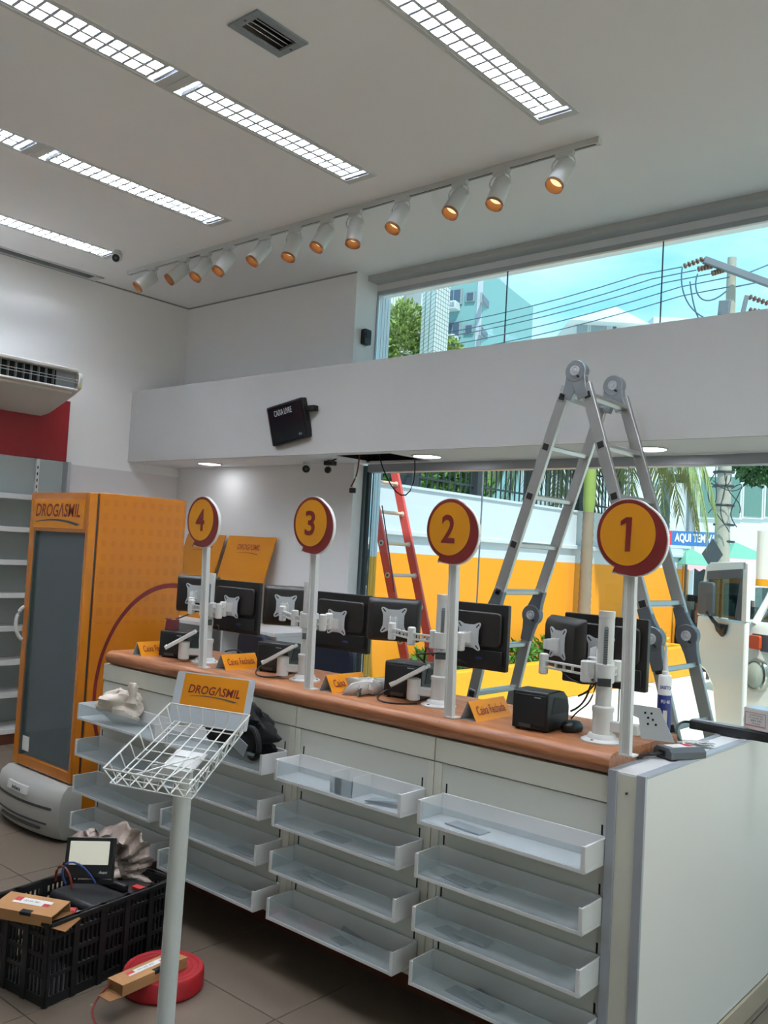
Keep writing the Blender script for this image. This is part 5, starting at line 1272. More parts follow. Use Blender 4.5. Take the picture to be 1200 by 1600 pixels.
# flowering plants in the planter
for k_, y in enumerate((5.6, 6.25, 6.9, 7.6, 8.2, 10.6, 11.2, 11.8)):
    t = thing('flowering_plant', (-5.14, y, .30), 'leafy green plant %s in the planter bed' % ['behind the second monitor, nearest', 'with red blooms, second along', 'with red blooms, third along', 'with few blooms, fourth along', 'left of the palm trunk', 'right of the palm trunk, yellowish', 'right of the palm trunk, middle', 'at the far end of the bed'][k_], 'plant', 'planter plants')
    foliage('leaves', 'leaf_green' if k_ < 5 else mat('leaf_yellow', '#b9a53a', .6, var=.2), t, (-5.14, y, .47), (.14, .24, .15), 260, .11, .022, 50+k_)
    b = MB(); rnd = random.Random(k_)
    for q in range(5):
        p = Vector((-5.08+rnd.uniform(-.08, .08), y+rnd.uniform(-.2, .2), .52+rnd.uniform(-.03, .08)))
        for a in range(5): leaf(b, p, (math.cos(a*1.256), math.sin(a*1.256), .5), .045, .018, rnd)
    if k_ < 5: b.build('blooms', 'flower_red', t, world=True, smooth=False)
    MB().cyl((-5.16, y, .29), (-5.16, y, .40), .012, n=6).build('stem', 'palm_trunk', t, world=True)
# red fibreglass ladder outside
rd = thing('red_ladder', (-4.1, 4.0, GZ), 'red fibreglass ladder with pale rungs leaning outside the window', 'ladder')
ta, tb_ = on(613, 726, 1, 4.10), on(680, 1060, 1, 4.10)
dd = (tb_-ta).normalized(); rf = ta+dd*((ta.z-GZ)/-dd.z); rt = ta-dd*.9
sd = Vector((dd.z, 0, -dd.x))
for y in (3.70, 4.10):
    b = MB(); A = [rt+sd*p[0]+Y*(y-4.10+p[1]) for p in ((-.045, 0), (.045, 0), (.045, .03), (-.045, .03))]; b.loft([A, [p+(rf-rt) for p in A]]); b.build('rail', 'ladder_red', rd, world=True, fixn=True, bevel=.004)
nR = 12
for k_ in range(nR):
    f = (k_+.55)/nR; p = rt.lerp(rf, f)
    b = MB(); b.cyl((p.x, 3.71, p.z), (p.x, 4.12, p.z), .017, n=12); b.build('rung', 'rung_pale', rd, world=True)
    for y in (3.698, 4.098):
        b = MB(); b.cyl((p.x, y-.004, p.z), (p.x, y+.003, p.z), .026, n=14); cp = b.build('rung_cap', 'white_metal', rd, world=True)
        b = MB(); b.cyl((p.x, y-.006, p.z), (p.x, y-.003, p.z), .015, n=12); b.build('cap_hole', 'steel_dark', cp, world=True)
# second leg pair of the red ladder
b_top = rt.lerp(rf, .42)
b = MB(); b.tube([on(597, 790, 1, 3.67), on(606, 850, 1, 3.67), on(613, 900, 1, 3.67), on(616, 925, 1, 3.67)], .006); b.build('rope', 'fence_dark', rd, world=True)
# hedge behind the fence
hg = thing('hedge', (-6.2, 6.6, 2.0), 'dense dark green hedge behind the iron fence', 'hedge')
b = MB(); rnd = random.Random(4)
for _ in range(5200):
    p = Vector((rnd.uniform(-6.6, -5.8), rnd.uniform(5.95, 7.75), rnd.uniform(1.9, 3.9))); leaf(b, p, (rnd.uniform(-.3, 1), rnd.uniform(-1, 1), rnd.uniform(-.5, 1)), .11, .032, rnd)
b.build('leaves', mat('hedge_leaf', '#5a8a35', .55, var=.5, vscale=4), hg, world=True, smooth=False)
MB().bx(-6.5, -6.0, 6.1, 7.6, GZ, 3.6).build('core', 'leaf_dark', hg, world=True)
# palm tree
def palm(base, hs, hc, label, nf, seed, Lf=1.75):
    t = thing('palm_tree', base, label, 'palm tree')
    base = Vector(base); b = MB(); prof = []
    for i in range(40):
        z = hs*i/39; prof.append((.096-.018*i/39+.008*(i % 2), z))
    b.lathe(prof, base, Z, 16); b.build('trunk', 'palm_trunk', t, world=True)
    b = MB(); b.lathe([(.076, hs), (.092, hs+.15), (.088, hs+.6), (.06, hc)], base, Z, 16); b.build('crownshaft', 'palm_shaft', t, world=True)
    rnd = random.Random(seed); top = base+Z*hc
    for k_ in range(nf):
        a = [math.radians(q) for q in (8, 20, 32, 44, 58, 75, 95, 118, 140, 160, 178, 192, 203, 212, 222, 232)][k_ % 16]+rnd.uniform(-.06, .06); d = Vector((math.cos(a), math.sin(a), 0)); L2 = Lf*rnd.uniform(.85, 1.1); up = rnd.uniform(.15, .55)
        mid = bez(top, top+d*L2*.35+Z*up, top+d*L2*.8+Z*(up*.6), top+d*L2*.95-Z*rnd.uniform(1.15, 1.75), 16)
        b = MB(); b.tube(mid, .012, 5)
        for i in range(2, 17):
            p = mid[i]; tg = (mid[i]-mid[i-1]).normalized(); sdv = tg.cross(Z).normalized()
            for q in range(5):
                pp = mid[i-1].lerp(mid[i], q/5)
                for s in (-1, 1):
                    dl = (sdv*s*.55+tg*.5-Z*rnd.uniform(.35, 1.0)).normalized(); L3 = .78*(1-abs(i-8)/14)*rnd.uniform(.8, 1.1)
                    e = pp+dl*L3; m2 = pp+dl*L3*.5; n = dl.cross(tg).normalized()*.0; w2 = tg*.024
                    b.add([pp-w2*.5, pp+w2*.5, m2+w2, m2-w2, e-Z*.10*L3], [(0, 1, 2, 3), (3, 2, 4)])
        b.build('frond', 'palm_leaf', t, world=True, smooth=False)
palm((-5.17, 9.35, .30), 2.16, 3.55, 'palm tree with a green shaft and drooping fronds in the planter', 16, 5)
# small fern-like shoots on the palm trunk
# ------------------------------------------------------------------ van parked by the shop
vn_c = at(1180, 1055, 7.6)
VR = -.20
van = thing('van', (0, 0, GZ), 'old cream white van with round headlights and an open door by the shop', 'van', rz=VR)
hl_local = Vector((-.585, -.02, 0)); wl = RZ(VR) @ hl_local
van.location = (vn_c.x-wl.x, vn_c.y-wl.y, GZ); VH = (vn_c.z-GZ)/1.13
bpy.context.view_layer.update()
def vring(z, fy, w, ry, rc=.34, rr=.18):
    P = []; n = 7; hw = w/2
    for cx, cy, a0, r in ((hw-rc, fy+rc, 270, rc), (hw-rr, ry-rr, 0, rr), (-hw+rr, ry-rr, 90, rr), (-hw+rc, fy+rc, 180, rc)):
        for i in range(n+1):
            a = math.radians(a0+90*i/n); P.append(Vector((cx+r*math.cos(a), cy+r*math.sin(a), z)))
    return P
lo = [vring(.30, .10, 1.60, 4.25), vring(.40, .04, 1.68, 4.30), vring(.62, .0, 1.72, 4.33), vring(1.00, .0, 1.72, 4.33), vring(1.18, .02, 1.71, 4.33), vring(1.215, .035, 1.74, 4.34), vring(1.24, .05, 1.70, 4.32)]
b = MB(); b.loft(lo); b.build('lower_body', 'van_white', van, fixn=True, ang=50)
hi = [vring(1.74, .30, 1.55, 4.16, .30), vring(1.84, .36, 1.44, 4.08, .28), vring(1.91, .50, 1.18, 3.9, .25), vring(1.93, .75, .80, 3.6, .2)]
b = MB(); b.loft(hi); b.build('roof', 'van_white', van, fixn=True, ang=50)
# pillars and glazing between waist and roof
def wp(t, x, side=1): return None
for s in (-1, 1):
    b = MB(); b.tube([(s*.66, .075, 1.22), (s*.60, .19, 1.48), (s*.56, .325, 1.76)], .032, 8); b.build('front_pillar', 'van_white', van)
    for y in (1.25, 2.3, 3.3, 4.2):
        b = MB(); b.tube([(s*.835, y, 1.22), (s*.76, y, 1.76)], .045, 8); b.build('side_pillar', 'van_white', van)
    for y0, y1 in ((1.30, 2.25), (2.35, 3.25), (3.35, 4.15)):
        b = MB(); b.add([Vector((s*.825, y0, 1.24)), Vector((s*.825, y1, 1.24)), Vector((s*.765, y1, 1.74)), Vector((s*.765, y0, 1.74))], [(0, 1, 2, 3)]); b.build('side_glass', 'van_glass', van, thick=.006)
b = MB(); b.grid(lambda u, v: Vector(((u-.5)*(1.30-.18*v), .062+.245*v+.10*(2*u-1)**2, 1.235+.51*v)), 10, 3); b.build('windscreen', 'van_glass', van, thick=.006)
b = MB()
for s in (-1, 1): b.tube([(s*.1, .05, 1.235), (s*.1-.35, .10, 1.40)], .008, 5)
b.build('wiper', 'black_plastic', van)
b = MB(); b.tube([Vector(((u/10-.5)*1.30, .058+.10*(2*u/10-1)**2, 1.235)) for u in range(11)], .016, 6); b.tube([Vector(((u/10-.5)*1.12, .31+.10*(2*u/10-1)**2, 1.745)) for u in range(11)], .016, 6); b.build('windscreen_seal', 'black_plastic', van)
b = MB(); b.bx(-.70, .70, .16, .55, 1.02, 1.225); b.build('dashboard', 'black_plastic', van, bevel=.03)
for s in (-1, 1):
    b = MB(); b.bx(s*.42-.25, s*.42+.25, 1.05, 1.18, .75, 1.45); b.build('seat', 'van_grey', van, bevel=.05)
    c = Vector((s*.585, -.005, VH)); 
    b = MB(); b.lathe([(.128, -.03), (.128, .0), (.120, .022), (.104, .028), (.100, .016)], c, (s*.25, -1, .06), 32); hr = b.build('headlight_ring', 'chrome', van)
    b = MB(); b.lathe([(.101, .012), (.098, .022), (.07, .036), (.03, .043), (.001, .044)], c, (s*.25, -1, .06), 28); b.build('headlight_lens', 'lens', hr)
    o = Vector((s*.60, .012, VH+.245)); un = Vector((1, s*.35, 0)).normalized()
    b = MB(); b.prism(rrect(.13, .105, .018), o, un, Z, .03); ts = b.build('turn_signal', 'turn_orange', van, fixn=True, bevel=.006)
    b = MB(); b.prism(rrect(.25, .125, .012), o-Vector((s*.06, -.0, 0)), un, Z, .012); b.build('signal_frame', 'van_grey', ts, fixn=True)
    for k_ in range(5):
        b = MB(); b.box(o-Vector((s*.125, .014-0*s, 0))+Z*(-.04+.02*k_), (.085, .012, .008), RZ(s*.3)); b.build('intake_slat', 'black_plastic', ts)
b = MB(); b.tube([Vector((-.84, .35, .52)), Vector((-.80, .05, .52)), Vector((-.60, -.10, .52)), Vector((0, -.13, .52)), Vector((.60, -.10, .52)), Vector((.80, .05, .52)), Vector((.84, .35, .52))], .06, 10); b.build('bumper', 'van_white', van)
b = MB(); b.lathe([(.165, 0), (.175, .012), (.19, .012), (.195, 0)], (0, -.004, .98), (0, -1, 0), 32); b.f = b.f[:-2]; b.build('emblem_ring', 'chrome', van)
for s in (-1, 1):
    for y in (.95, 3.4):
        b = MB(); b.cyl((s*.66, y, .31), (s*.84, y, .31), .31, n=28); wv = b.build('wheel', 'tyre', van, bevel=.02)
        b = MB(); b.lathe([(.19, 0), (.18, .012), (.08, .02), (.07, .04), (.001, .045)], (s*.84, y, .31), (s, 0, 0), 24); b.build('hubcap', 'chrome', wv)
# opened front door of the van
H_ = van.matrix_world.inverted() @ at(1166, 950, 7.55)
ddw = Vector((-.77, .64, 0)).normalized(); ddl = (RZ(-VR) @ ddw)
hx, hy = H_.x, H_.y
DW = .80
poly_out = [(0, .32), (.40, .32), (.44, .50), (.50, .70), (.62, .80), (DW, .84), (DW+.01, 1.15), (DW-.0, 1.26), (DW-.10, 1.70), (DW-.15, 1.76), (DW-.22, 1.79), (.03, 1.82), (0, 1.80)]
win = [(.075, 1.30), (DW-.08, 1.28), (DW-.16, 1.68), (.075, 1.70)]
o = Vector((hx, hy, 0)); nrm = ddl.cross(Z)
def dpanel(poly, off, t, name, m, parent=van, bevel=.004):
    b = MB(); b.prism(poly, o+nrm*off, ddl, Z, t); return b.build(name, m, parent, fixn=True, bevel=bevel)
door_v = dpanel(poly_out[:7]+[(DW, 1.24), (0, 1.24)], 0, .045, 'door', 'van_white', bevel=.02)
def bar(poly, nm, m='van_white', off=0, t=.04): return dpanel(poly, off, t, nm, m, door_v)
bar([(0, 1.24), (.07, 1.24), (.07, 1.82), (0, 1.80)], 'window_post'); bar([(DW-.06, 1.24), (DW+.0, 1.24), (DW-.12, 1.74), (DW-.17, 1.70)], 'window_post')
bar([(.03, 1.82), (.03, 1.74), (DW-.14, 1.70), (DW-.12, 1.75), (DW-.20, 1.80)], 'window_head')
bar([(.07, 1.66), (DW-.15, 1.62), (DW-.16, 1.71), (.07, 1.75)], 'rain_visor', 'van_grey', -.008, .02)
bar([(.075, 1.26), (.19, 1.26), (.11, 1.70), (.075, 1.70)], 'quarter_light', 'van_grey', .008, .012)
bar([(.17, 1.25), (DW-.065, 1.25), (DW-.15, 1.66), (.11, 1.68)], 'window_glass', 'van_glass', .018, .004)
b = MB(); b.prism(rrect(.26, .34, .04), o+ddl*.46+Z*1.43+nrm*(-.12 if nrm.y > 0 else .12), ddl, Z, .03); b.build('mirror', 'van_grey', door_v, fixn=True, bevel=.01)
b = MB(); ms_ = -1 if nrm.y > 0 else 1; b.tube([o+ddl*.34+Z*1.15+nrm*.01*ms_, o+ddl*.36+Z*1.22+nrm*.09*ms_, o+ddl*.42+Z*1.30+nrm*.12*ms_], .016, 7); b.build('mirror_arm', 'black_plastic', door_v)
b = MB(); b.prism([(.26, 1.20), (.46, 1.20), (.42, 1.14), (.33, 1.10), (.29, 1.13)], o+nrm*(.0 if ms_ < 0 else .045), ddl, Z, .03*(-1 if ms_ < 0 else 1)); b.build('mirror_base', 'black_plastic', door_v, fixn=True, bevel=.005)

for q in van.children_recursive:                       # tall belt line, shallow glasshouse
    for vtx in q.data.vertices:
        if vtx.co.z > 1.24: vtx.co.z = 1.24+(vtx.co.z-1.24)*.78
van.scale = (1, 1, 1.13)
# ------------------------------------------------------------------ utility pole, cables, street lamp
PD = 17.0
pb_ = at(1128, 870, PD); pt_ = at(1148, 402, PD)
up_ = thing('utility_pole', (pb_.x, pb_.y, GZ), 'tall concrete utility pole with a wooden cross-arm and bundled wires', 'utility pole')
b = MB(); b.cyl((pb_.x, pb_.y, GZ), (pt_.x-.05, pt_.y, pt_.z), .17, .08, n=16); b.build('pole', 'concrete_pole', up_, world=True)
a_, c_ = at(1100, 406, PD-.25), at(1215, 448, PD-.25)
def beam_between(a, c, w, h, name, m, parent):
    a = Vector(a); c = Vector(c); d = (c-a); L2 = d.length; q = d.to_track_quat('X', 'Z').to_matrix(); bb = MB(); bb.box((a+c)/2, (L2, w, h), q); return bb.build(name, m, parent, world=True, bevel=.01)
beam_between(a_, c_, .10, .13, 'cross_arm', 'pole_grey', up_)
beam_between(at(1133, 470, PD-.3), at(1130, 497, PD-.3), .1, .2, 'transformer_bracket', 'pole_grey', up_); beam_between(at(1167, 462, PD-.3), at(1158, 500, PD-.3), .08, .08, 'brace', 'pole_grey', up_)
for (q0, q1) in (((1066, 417), (1098, 405)), ((1088, 421), (1112, 416)), ((1110, 428), (1130, 422)), ((1168, 463), (1200, 474)), ((1168, 484), (1200, 489))):
    A_, B_ = at(*q0, PD-.2), at(*q1, PD-.2); b = MB(); prof = []
    L2 = (B_-A_).length; n_ = 5
    for k_ in range(n_): z = L2*(k_+.3)/n_; prof += [(.012, z), (.055, z+.02), (.05, z+.05), (.012, z+.07)]
    b.lathe(prof, A_, B_-A_, 10); b.build('insulator', 'insulator', up_, world=True)
for k_, y in enumerate((722, 738, 760, 790, 820, 846)):
    c = at(1131, y, PD); b = MB(); b.lathe([(.19, -.02), (.20, 0), (.19, .02)], c, Z, 16); b.build('band', 'fence_dark', up_, world=True)
rnd = random.Random(11)
for k_ in range(7):
    p0 = at(rnd.uniform(1110, 1160), rnd.uniform(712, 760), PD-.35); p1 = at(rnd.uniform(1105, 1160), rnd.uniform(760, 850), PD-.35)
    b = MB(); b.tube(bez(p0, p0+Vector((rnd.uniform(-.5, .5), 0, -.5)), p1+Vector((rnd.uniform(-.4, .4), 0, .3)), p1), .010, 5); b.build('wire_bundle', 'fence_dark', up_, world=True)
LN = [((1066, 417), (560, 531), 'top'), ((1088, 422), (560, 546), 'second'), ((1110, 428), (560, 551), 'third'), ((1140, 433), (560, 566), 'fourth'), ((1140, 448), (560, 577), 'lowest')]
for (q0, q1, nm) in LN:
    A_, B_ = at(*q0, PD-.2), at(*q1, 23.0); pts = [A_.lerp(B_, k_/10)-Z*(.25*4*(k_/10)*(1-k_/10))+Z*.12 if 0 < k_ < 10 else A_.lerp(B_, k_/10) for k_ in range(11)]
    cable('power_line', pts, .011, 'cable_far', 'dark overhead power line, %s of the bundle crossing the sky' % nm, 'overhead power lines', 'power line')
for (q0, q1, bn, nm) in (((1066, 418), (1110, 500), (1060, 470), 'left'), ((1090, 428), (1135, 455), (1080, 470), 'right'), ((1078, 440), (1130, 480), (1085, 515), 'lowest')):
    cable('drop_wire', bez(at(*q0, PD-.25), at(bn[0], bn[1]-15, PD-.3), at(bn[0]+15, bn[1]+20, PD-.3), at(*q1, PD-.3), 12), .014, 'cable_far', 'curving drop wire beside the utility pole, %s one' % nm, 'drop wires by the pole', 'cable')
cable('power_line', [at(1160, 430, PD-.2), at(1215, 408, PD+1.5)], .014, 'cable_far', 'short power line running right from the pole top', 'overhead power lines', 'power line')
cable('power_line', [at(1150, 448, PD-.2), at(1215, 435, PD+1.5)], .014, 'cable_far', 'short power line running right below the cross-arm', 'overhead power lines', 'power line')
sl_ = thing('street_lamp', (at(1036, 880, 18).x, at(1036, 880, 18).y, GZ), 'dark post with a curved pale lamp arm behind the ladder', 'street lamp')
p_ = sl_.location; b = MB(); b.cyl((p_.x, p_.y, GZ), (p_.x, p_.y, at(1036, 690, 18).z), .11, .09, n=12); b.build('post', mat('post_blue', '#55636f', .6), sl_, world=True)
b = MB(); b.tube([at(1010, 830, 17.5), at(1018, 780, 17.5), at(1026, 757, 17.5), at(1042, 738, 17.5), at(1062, 726, 17.5)], .07, 8); b.build('curved_arm', mat('arm_pale', '#a8c0c8', .5), sl_, world=True)
b = MB(); b.box(at(1066, 748, 17.5), (.5, .25, .16), RZ(.4)); b.build('lamp_head', 'fence_dark', sl_, world=True, bevel=.04)

# ------------------------------------------------------------------ buildings beyond
def bldg(name, d, px0, px1, py_top, label, m, depth=8, rot=0.0, zbase=GZ):
    a = at(px0, 880, d); c = at(px1, 880, d); zt = at((px0+px1)/2, py_top, d).z
    u = Vector((c.x-a.x, c.y-a.y, 0)); L2 = u.length; u.normalize(); v = Z.cross(u)
    t = thing(name, (a.x, a.y, zbase), label, 'building')
    b = MB(); b.prism([(0, 0), (L2, 0), (L2, depth), (0, depth)], Vector((a.x, a.y, zbase)), u, v, zt-zbase); b.build('wall', m, t, world=True, fixn=True)
    return t, u, v, d
def on_plane(px, py, p0, n):
    r = ray(px, py); return CAM+r*((Vector(p0)-CAM).dot(n)/r.dot(n))
def window_on(t, p0, u, x0, x1, y0, y1, panes=1, m='win_far', fm='grey_far'):
    n = Vector(u).cross(Z).normalized()
    if n.dot(CAM-Vector(p0)) < 0: n = -n
    q = [on_plane(x0, y0, p0, n), on_plane(x1, y0, p0, n), on_plane(x1, y1, p0, n), on_plane(x0, y1, p0, n)]
    uu = Vector((u.x, u.y, 0)).normalized(); a = [(k-Vector(p0)).dot(uu) for k in q]; zz = [k.z for k in q]
    a0, a1 = (a[0]+a[3])/2, (a[1]+a[2])/2; z1, z0 = (zz[0]+zz[1])/2, (zz[2]+zz[3])/2
    if a0 > a1: a0, a1 = a1, a0
    o = Vector((p0[0], p0[1], 0)); f = None
    b = MB(); b.box(o+uu*((a0+a1)/2)+Z*((z0+z1)/2)+n*.04, (a1-a0+.12, .10, z1-z0+.12), RZ(math.atan2(uu.y, uu.x))); f = b.build('window', fm, t, world=True)
    w = (a1-a0)/panes
    for k_ in range(panes):
        b = MB(); b.box(o+uu*(a0+w*(k_+.5))+Z*((z0+z1)/2)+n*.10, (w-.06, .04, z1-z0-.02), RZ(math.atan2(uu.y, uu.x))); b.build('pane', m, f, world=True)
def ac_box(t, p0, u, x0, x1, y0, y1):
    n = Vector(u).cross(Z).normalized()
    if n.dot(CAM-Vector(p0)) < 0: n = -n
    c = on_plane((x0+x1)/2, (y0+y1)/2, p0, n); w = (on_plane(x1, y0, p0, n)-on_plane(x0, y0, p0, n)).length; h = (on_plane(x0, y0, p0, n)-on_plane(x0, y1, p0, n)).length
    R = RZ(math.atan2(u.y, u.x)); b = MB(); b.box(c+n*.3, (w, .6, h), R); q = b.build('ac_unit', 'white_far', t, world=True, bevel=.02)
    for k_ in range(3): b = MB(); b.box(c+n*.62+u*(w*(-.3+.3*k_))+Z*h*.05, (w*.22, .03, h*.5), R); b.build('ac_grille', 'grey_far', q, world=True)
# teal and pale apartment block
TD = 44.0
A0 = at(690, 560, TD); cor = at(750, 560, TD-1.0); B0_ = at(789, 560, TD+4.0)
zt = at(720, 425, TD).z
tb1 = thing('apartment_block', (A0.x, A0.y, GZ), 'teal and pale grey apartment block with air conditioners seen through the upper window', 'building')
u1 = Vector((cor.x-A0.x, cor.y-A0.y, 0)); u2 = Vector((B0_.x-cor.x, B0_.y-cor.y, 0)); L1, L2 = u1.length, u2.length; u1.normalize(); u2.normalize()
A0x = A0-u1*4
b = MB(); v1 = Z.cross(u1); b.prism([(-4, 0), (L1, 0), (L1, 7), (-4, 7)], Vector((A0.x, A0.y, GZ)), u1, v1, zt-GZ); b.build('teal_wall', 'teal_wall', tb1, world=True, fixn=True)
zt2 = at(770, 430, TD+2).z; b = MB(); v2 = Z.cross(u2); b.prism([(0, .02), (L2, .02), (L2, .3), (0, .3)], Vector((cor.x, cor.y, GZ)), u2, v2, zt2-GZ); b.build('pale_wall', 'pale_wall', tb1, world=True, fixn=True)
b = MB(); rr_ = Vector((cor.x, cor.y, zt2)); 
for k_ in range(6): b.cyl(rr_+u2*(L2*k_/5), rr_+u2*(L2*k_/5)+Z*1.0, .04, n=6)
b.tube([rr_+Z*1.0, rr_+u2*L2+Z*1.0], .05, 6); b.build('roof_railing', 'pale_wall', tb1, world=True)
for w_ in ((699, 721, 454, 475, 2), (730, 741, 458, 470, 1), (697, 719, 505, 526, 2), (728, 739, 509, 520, 1)): window_on(tb1, A0, u1, *w_)
for w_ in ((750.5, 762, 466, 478, 1), (749, 759.5, 515.5, 527.5, 1), (776, 786, 480, 487, 1), (775, 784, 529, 535, 1)): window_on(tb1, cor, u2, *w_)
ac_box(tb1, A0, u1, 702, 719, 475, 487); ac_box(tb1, A0, u1, 700, 717, 527, 538)
# white-tiled column and the tiled house behind the fence
tp = at(676, 560, 19.0); te = at(698, 560, 19.6); tl = at(655, 560, 20.0)
tt = thing('tiled_column', (tp.x, tp.y, GZ), 'white tile-clad building column seen through both windows at the left', 'building')
u1 = (Vector((te.x-tp.x, te.y-tp.y, 0))).normalized(); Lc = (Vector((te.x-tp.x, te.y-tp.y, 0))).length; v1 = Vector((tl.x-tp.x, tl.y-tp.y, 0)); 
zc_ = at(676, 427, 19).z
b = MB(); P = [Vector((tp.x, tp.y, 0)), Vector((te.x, te.y, 0)), Vector((te.x+v1.x, te.y+v1.y, 0)), Vector((tl.x, tl.y, 0))]
b.loft([[p+Z*GZ for p in P], [p+Z*zc_ for p in P]]); b.build('column', 'tile_clad', tt, world=True, fixn=True, smooth=False)
b = MB(); P2 = [at(560, 800, 22), at(700, 800, 20.2)]; uu = Vector((P2[1].x-P2[0].x, P2[1].y-P2[0].y, 0)); b.box(Vector(((P2[0].x+P2[1].x)/2, (P2[0].y+P2[1].y)/2, 1.9)), (uu.length, .4, 4.2), RZ(math.atan2(uu.y, uu.x))); b.build('tiled_wall', 'tile_clad', tt, world=True, smooth=False)
# grey balcony block far left
t, u, v, d = bldg('balcony_block', 34, 590, 636, 445, 'grey block with balconies behind the tree at the upper left', 'grey_far', 6)
p0 = t.location
for yy in (458, 476):
    A_ = on_plane(604, yy, p0, u.cross(Z)); B2 = on_plane(628, yy+2, p0, u.cross(Z)); b = MB(); n = u.cross(Z); n = n if n.dot(CAM-p0) > 0 else -n
    b.box((A_+B2)/2+n*.4, ((B2-A_).length, .8, .5), RZ(math.atan2(u.y, u.x))); b.build('balcony', 'win_far', t, world=True)
    for k_ in range(7): q = A_.lerp(B2, k_/6)+n*.85; b = MB(); b.cyl(q-Z*.3, q+Z*.35, .05, n=6); b.build('baluster', 'white_far', t, world=True)
t, u, v, d = bldg('white_annex', 41.5, 630, 668, 452, 'white block beside the grey balcony block', 'white_far', 1)
# tree in front of it
tr = thing('street_tree', (at(628, 700, 21).x, at(628, 700, 21).y, GZ), 'yellow-green leafy tree left of the tiled column', 'tree')
foliage('crown', mat('tree_leaf', '#8a9a4c', .6, var=.45, vscale=2), tr, at(628, 560, 21), (.75, .6, 1.35), 5000, .14, .04, 31)
p_ = tr.location; MB().cyl((p_.x, p_.y, GZ), (p_.x, p_.y, 5), .14, .08, n=10).build('trunk', 'palm_trunk', tr, world=True)
tr2 = thing('street_tree', (at(702, 600, 30).x, at(702, 600, 30).y, GZ), 'small treetop at the foot of the teal block', 'tree')
foliage('crown', 'tree_leaf', tr2, at(702, 552, 30), (.45, .4, .5), 900, .16, .05, 32); p_ = tr2.location; MB().cyl((p_.x, p_.y, GZ), (p_.x, p_.y, 7.0), .12, .07, n=8).build('trunk', 'palm_trunk', tr2, world=True)
# white industrial building on the right skyline
t, u, v, d = bldg('white_hall', 60, 897, 1012, 505, 'low white hall on the skyline right of centre', 'white_far', 12)
p0 = t.location; n = u.cross(Z)
for x0, x1 in ((900, 918), (922, 948), (952, 953.5), (956, 963)): window_on(t, p0, u, x0, x1, 504, 530, 1, 'grey_far' if x1 < 955 else 'win_far', 'white_far')
zr = at(955, 498, 60).z; a = at(890, 505, 59.5); c = at(1016, 505, 59.5)
b = MB(); Lr = Vector((c.x-a.x, c.y-a.y, 0)).length; zb = at(955, 506, 60).z; b.prism([(0, 0), (Lr, 0), (Lr*.55, 1.1)], Vector((a.x, a.y, zb)), u, Z, -9); b.build('gable_roof', 'white_far', t, world=True, fixn=True)
t, u, v, d = bldg('white_warehouse', 75, 1005, 1125, 492, 'wide white warehouse roof on the skyline beside the pole', 'white_far', 10)
# rounded white building behind the ladder, dark glazed block, greenish glass block
rb_ = thing('rounded_building', (at(1040, 800, 30).x, at(1040, 800, 30).y, GZ), 'white building with a rounded corner behind the aluminium ladder', 'building')
p_ = at(1030, 880, 31.5); b = MB(); b.cyl((p_.x, p_.y, GZ), (p_.x, p_.y, 7), 1.05, n=40); b.build('round_tower', 'white_far', rb_, world=True)
q0, q1 = at(935, 880, 31), at(1030, 880, 31); uu = Vector((q1.x-q0.x, q1.y-q0.y, 0)); b = MB(); b.box(Vector(((q0.x+q1.x)/2, (q0.y+q1.y)/2, 3.4)), (uu.length, 1.4, 7), RZ(math.atan2(uu.y, uu.x))); b.build('wing', 'white_far', rb_, world=True)
t, u, v, d = bldg('glazed_block', 26, 845, 935, 700, 'dark glazed building behind the iron fence', 'white_far', 5)
for k_ in range(4): window_on(t, t.location, u, 852+k_*20, 869+k_*20, 726, 780, 2, 'win_far2', 'white_far')
t, u, v, d = bldg('glass_shop_block', 30, 1084, 1240, 690, 'white commercial block with green-grey glass behind the utility pole', 'white_far', 1.0)
for k_ in range(4): window_on(t, t.location, u, 1092+k_*34, 1122+k_*34, 745, 808, 1, mat('win_green', '#5f7f78', .25), 'white_far')
# banner
bn = thing('banner', at(1082, 842, 27.0)-Z*.2, 'blue banner with white capitals and a red tag beyond the van', 'banner')
pc = at(1085, 842, 27.0); nn = (CAM-pc); nn.z = 0; nn.normalize(); uu = Z.cross(nn)
b = MB(); b.box(pc, (1.80, .03, .44), RZ(math.atan2(uu.y, uu.x))); b.build('cloth', 'sign_blue', bn, world=True)
b = MB(); b.box(pc-uu*.78+nn*.02, (.26, .02, .43), RZ(math.atan2(uu.y, uu.x))); b.build('red_tag', 'sign_red', bn, world=True)
for q_ in (-.88, .88): p_ = pc+uu*q_-nn*.05; MB().cyl((p_.x, p_.y, GZ), (p_.x, p_.y, pc.z+.25), .03, n=8).build('post', 'steel_dark', bn, world=True)
lettering('lettering', 'AQUI TEM VAGA', pc+uu*.16+nn*.02, uu, Z, 1.45, .30, 'label_white', bn, bold=.03); lettering('lettering', 'V', pc-uu*.78+nn*.035, uu, Z, .16, .18, 'label_white', bn, bold=.02)
